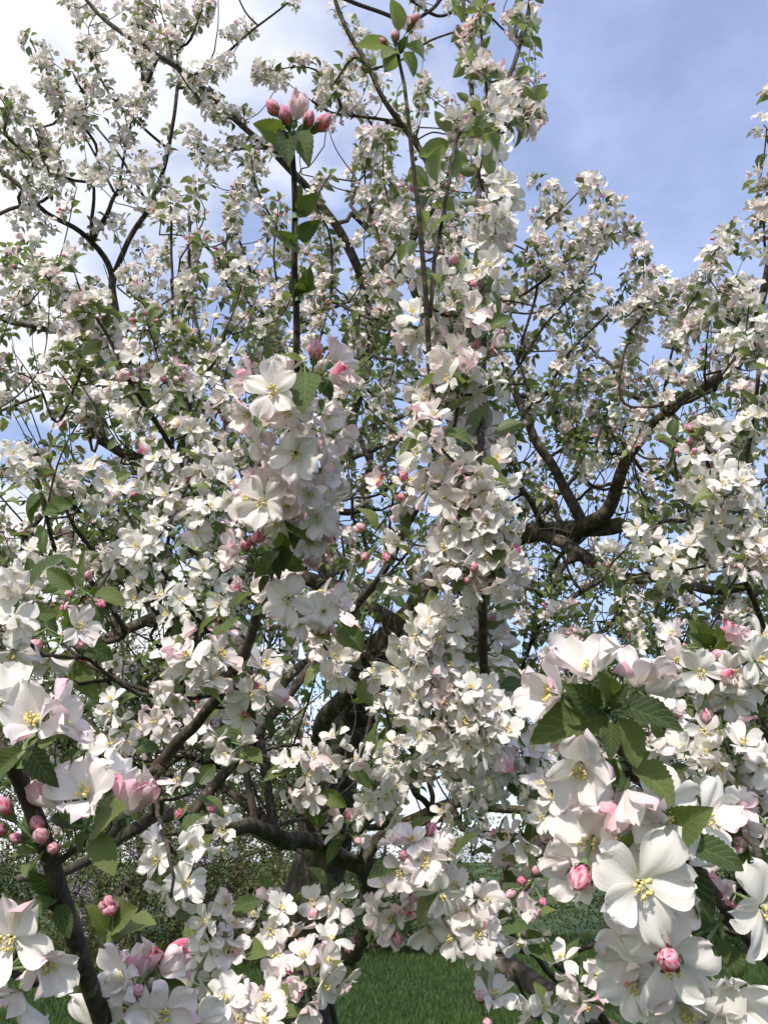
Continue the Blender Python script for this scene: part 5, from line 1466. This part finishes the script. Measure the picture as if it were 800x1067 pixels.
shrub('shrub', 'dark green bush behind the blossom, furthest left by the lawn', 'shrub', hedge_lumps(-80, 60, 14.5, 2.4, 3, 1), M_SH['dark'], 11000, 0.035, 21, 'bushes along the far side of the lawn')
shrub('lilac_bush', 'lilac bush with purple flowers beyond the near left branch', 'shrub', hedge_lumps(70, 215, 13.5, 2.5, 3, 2), M_SH['olive'], 11000, 0.035, 22, None, bloom=70)
shrub('shrub', 'olive green bush between the lilac and the apple trunk', 'shrub', hedge_lumps(190, 330, 14.5, 2.1, 4, 3), M_SH['olive'], 13000, 0.032, 23, 'bushes along the far side of the lawn')
shrub('shrub', 'low dark bush right behind the apple trunk above the grass', 'shrub', hedge_lumps(340, 440, 16, 1.7, 3, 4), M_SH['dark'], 9000, 0.035, 24, 'bushes along the far side of the lawn')
shrub('shrub', 'loose twiggy bush above the stone wall right of the trunk', 'shrub', hedge_lumps(445, 600, 18, 2.6, 4, 5), M_SH['olive'], 7000, 0.04, 25, 'bushes along the far side of the lawn')
shrub('shrub', 'dark bush beyond the right foreground blossom', 'shrub', hedge_lumps(600, 760, 16, 3.0, 4, 6), M_SH['dark'], 12000, 0.038, 26, 'bushes along the far side of the lawn')
shrub('shrub', 'dark green bush at the right end of the lawn', 'shrub', hedge_lumps(750, 900, 15, 2.8, 3, 7), M_SH['dark'], 9000, 0.038, 27, 'bushes along the far side of the lawn')


def tr_at(x, dist, h):
    X = G(x, dist)
    return [np.array([X, dist, 0]), np.array([X + 0.1, dist, h * 0.25]), np.array([X - 0.1, dist, h * 0.5]), np.array([X + 0.1, dist, h * 0.75])]


def cr(x, dist, z, rx, ry, rz):
    return (G(x, dist), dist, z, rx, ry, rz)


back_tree('background_tree', 'far twiggy tree with sparse olive leaves, seen through the left side of the apple tree', tr_at(150, 17, 5.4),
          [cr(120, 17, 4.6, 2.4, 1.5, 1.9), cr(250, 17.2, 4.0, 1.8, 1.4, 1.7), cr(110, 16.6, 2.1, 2.6, 1.2, 1.3), cr(230, 16.8, 2.2, 2.2, 1.2, 1.2), cr(190, 17.4, 4.4, 1.8, 1.5, 1.5), cr(60, 16.8, 3.6, 1.6, 1.4, 1.4), cr(150, 17, 2.8, 2.4, 1.5, 1.2)], M_SH['olive'], 34000, 0.042, 1500, 31)
back_tree('background_tree', 'far dense dark tree at the left edge behind the branches', tr_at(-20, 19, 6),
          [cr(-20, 19, 4.3, 2.0, 1.6, 1.9), cr(40, 19, 3.8, 1.4, 1.4, 1.4)], M_SH['dark'], 11000, 0.045, 700, 32)
back_tree('background_tree', 'far bushy tree behind the trunk of the apple tree', tr_at(290, 20, 4.4),
          [cr(270, 20, 3.3, 1.7, 1.5, 1.3), cr(330, 20, 2.9, 1.3, 1.3, 1.2), cr(300, 20, 1.8, 2.4, 1.3, 1.5)], M_SH['olive'], 12000, 0.04, 700, 33)
back_tree('background_tree', 'far dark tree with bare twigs showing behind the right spray', tr_at(690, 18, 6.5),
          [cr(640, 18, 4.2, 1.9, 1.5, 1.8), cr(710, 18, 4.8, 1.9, 1.5, 2.0), cr(770, 18, 4.3, 1.7, 1.5, 1.9)], M_SH['dark'], 15000, 0.042, 1300, 34)
back_tree('background_tree', 'far dark tree at the right edge behind the blossom', tr_at(830, 20, 7),
          [cr(830, 20, 5.0, 2.0, 1.6, 2.3), cr(870, 20, 4.0, 1.8, 1.6, 2.0)], M_SH['dark'], 7000, 0.05, 500, 35)


def stone_wall():
    rng = np.random.default_rng(9)
    b = Buf()
    y0 = 16.6
    x0, x1 = G(405, y0), G(560, y0)
    for row in range(3):
        x = x0 + rng.uniform(0, 0.1)
        while x < x1:
            w = rng.uniform(0.14, 0.32); h = rng.uniform(0.10, 0.14)
            c = np.array([x + w / 2, y0 + rng.uniform(-0.03, 0.03), 0.06 + row * 0.115])
            v = np.array([[sx, sy, sz] for sx in (-1, 1) for sy in (-1, 1) for sz in (-1, 1)], float) * [w * 0.48, 0.13, h * 0.5]
            v *= rng.uniform(0.62, 1.0, v.shape)
            b.add(v + c, [[0, 1, 3, 2], [4, 6, 7, 5], [0, 4, 5, 1], [2, 3, 7, 6], [0, 2, 6, 4], [1, 5, 7, 3]], 0)
            x += w + 0.01
    m = bark_material('wall_stone', 0.5, 9.0, (0.07, 0.065, 0.05), (0.22, 0.21, 0.18))
    o = link_mesh('stone_wall', make_mesh('stone_wall', *b.arrays(), [m], smooth=False))
    tag(o, 'low rough stone edging at the far end of the lawn', 'wall')


stone_wall()
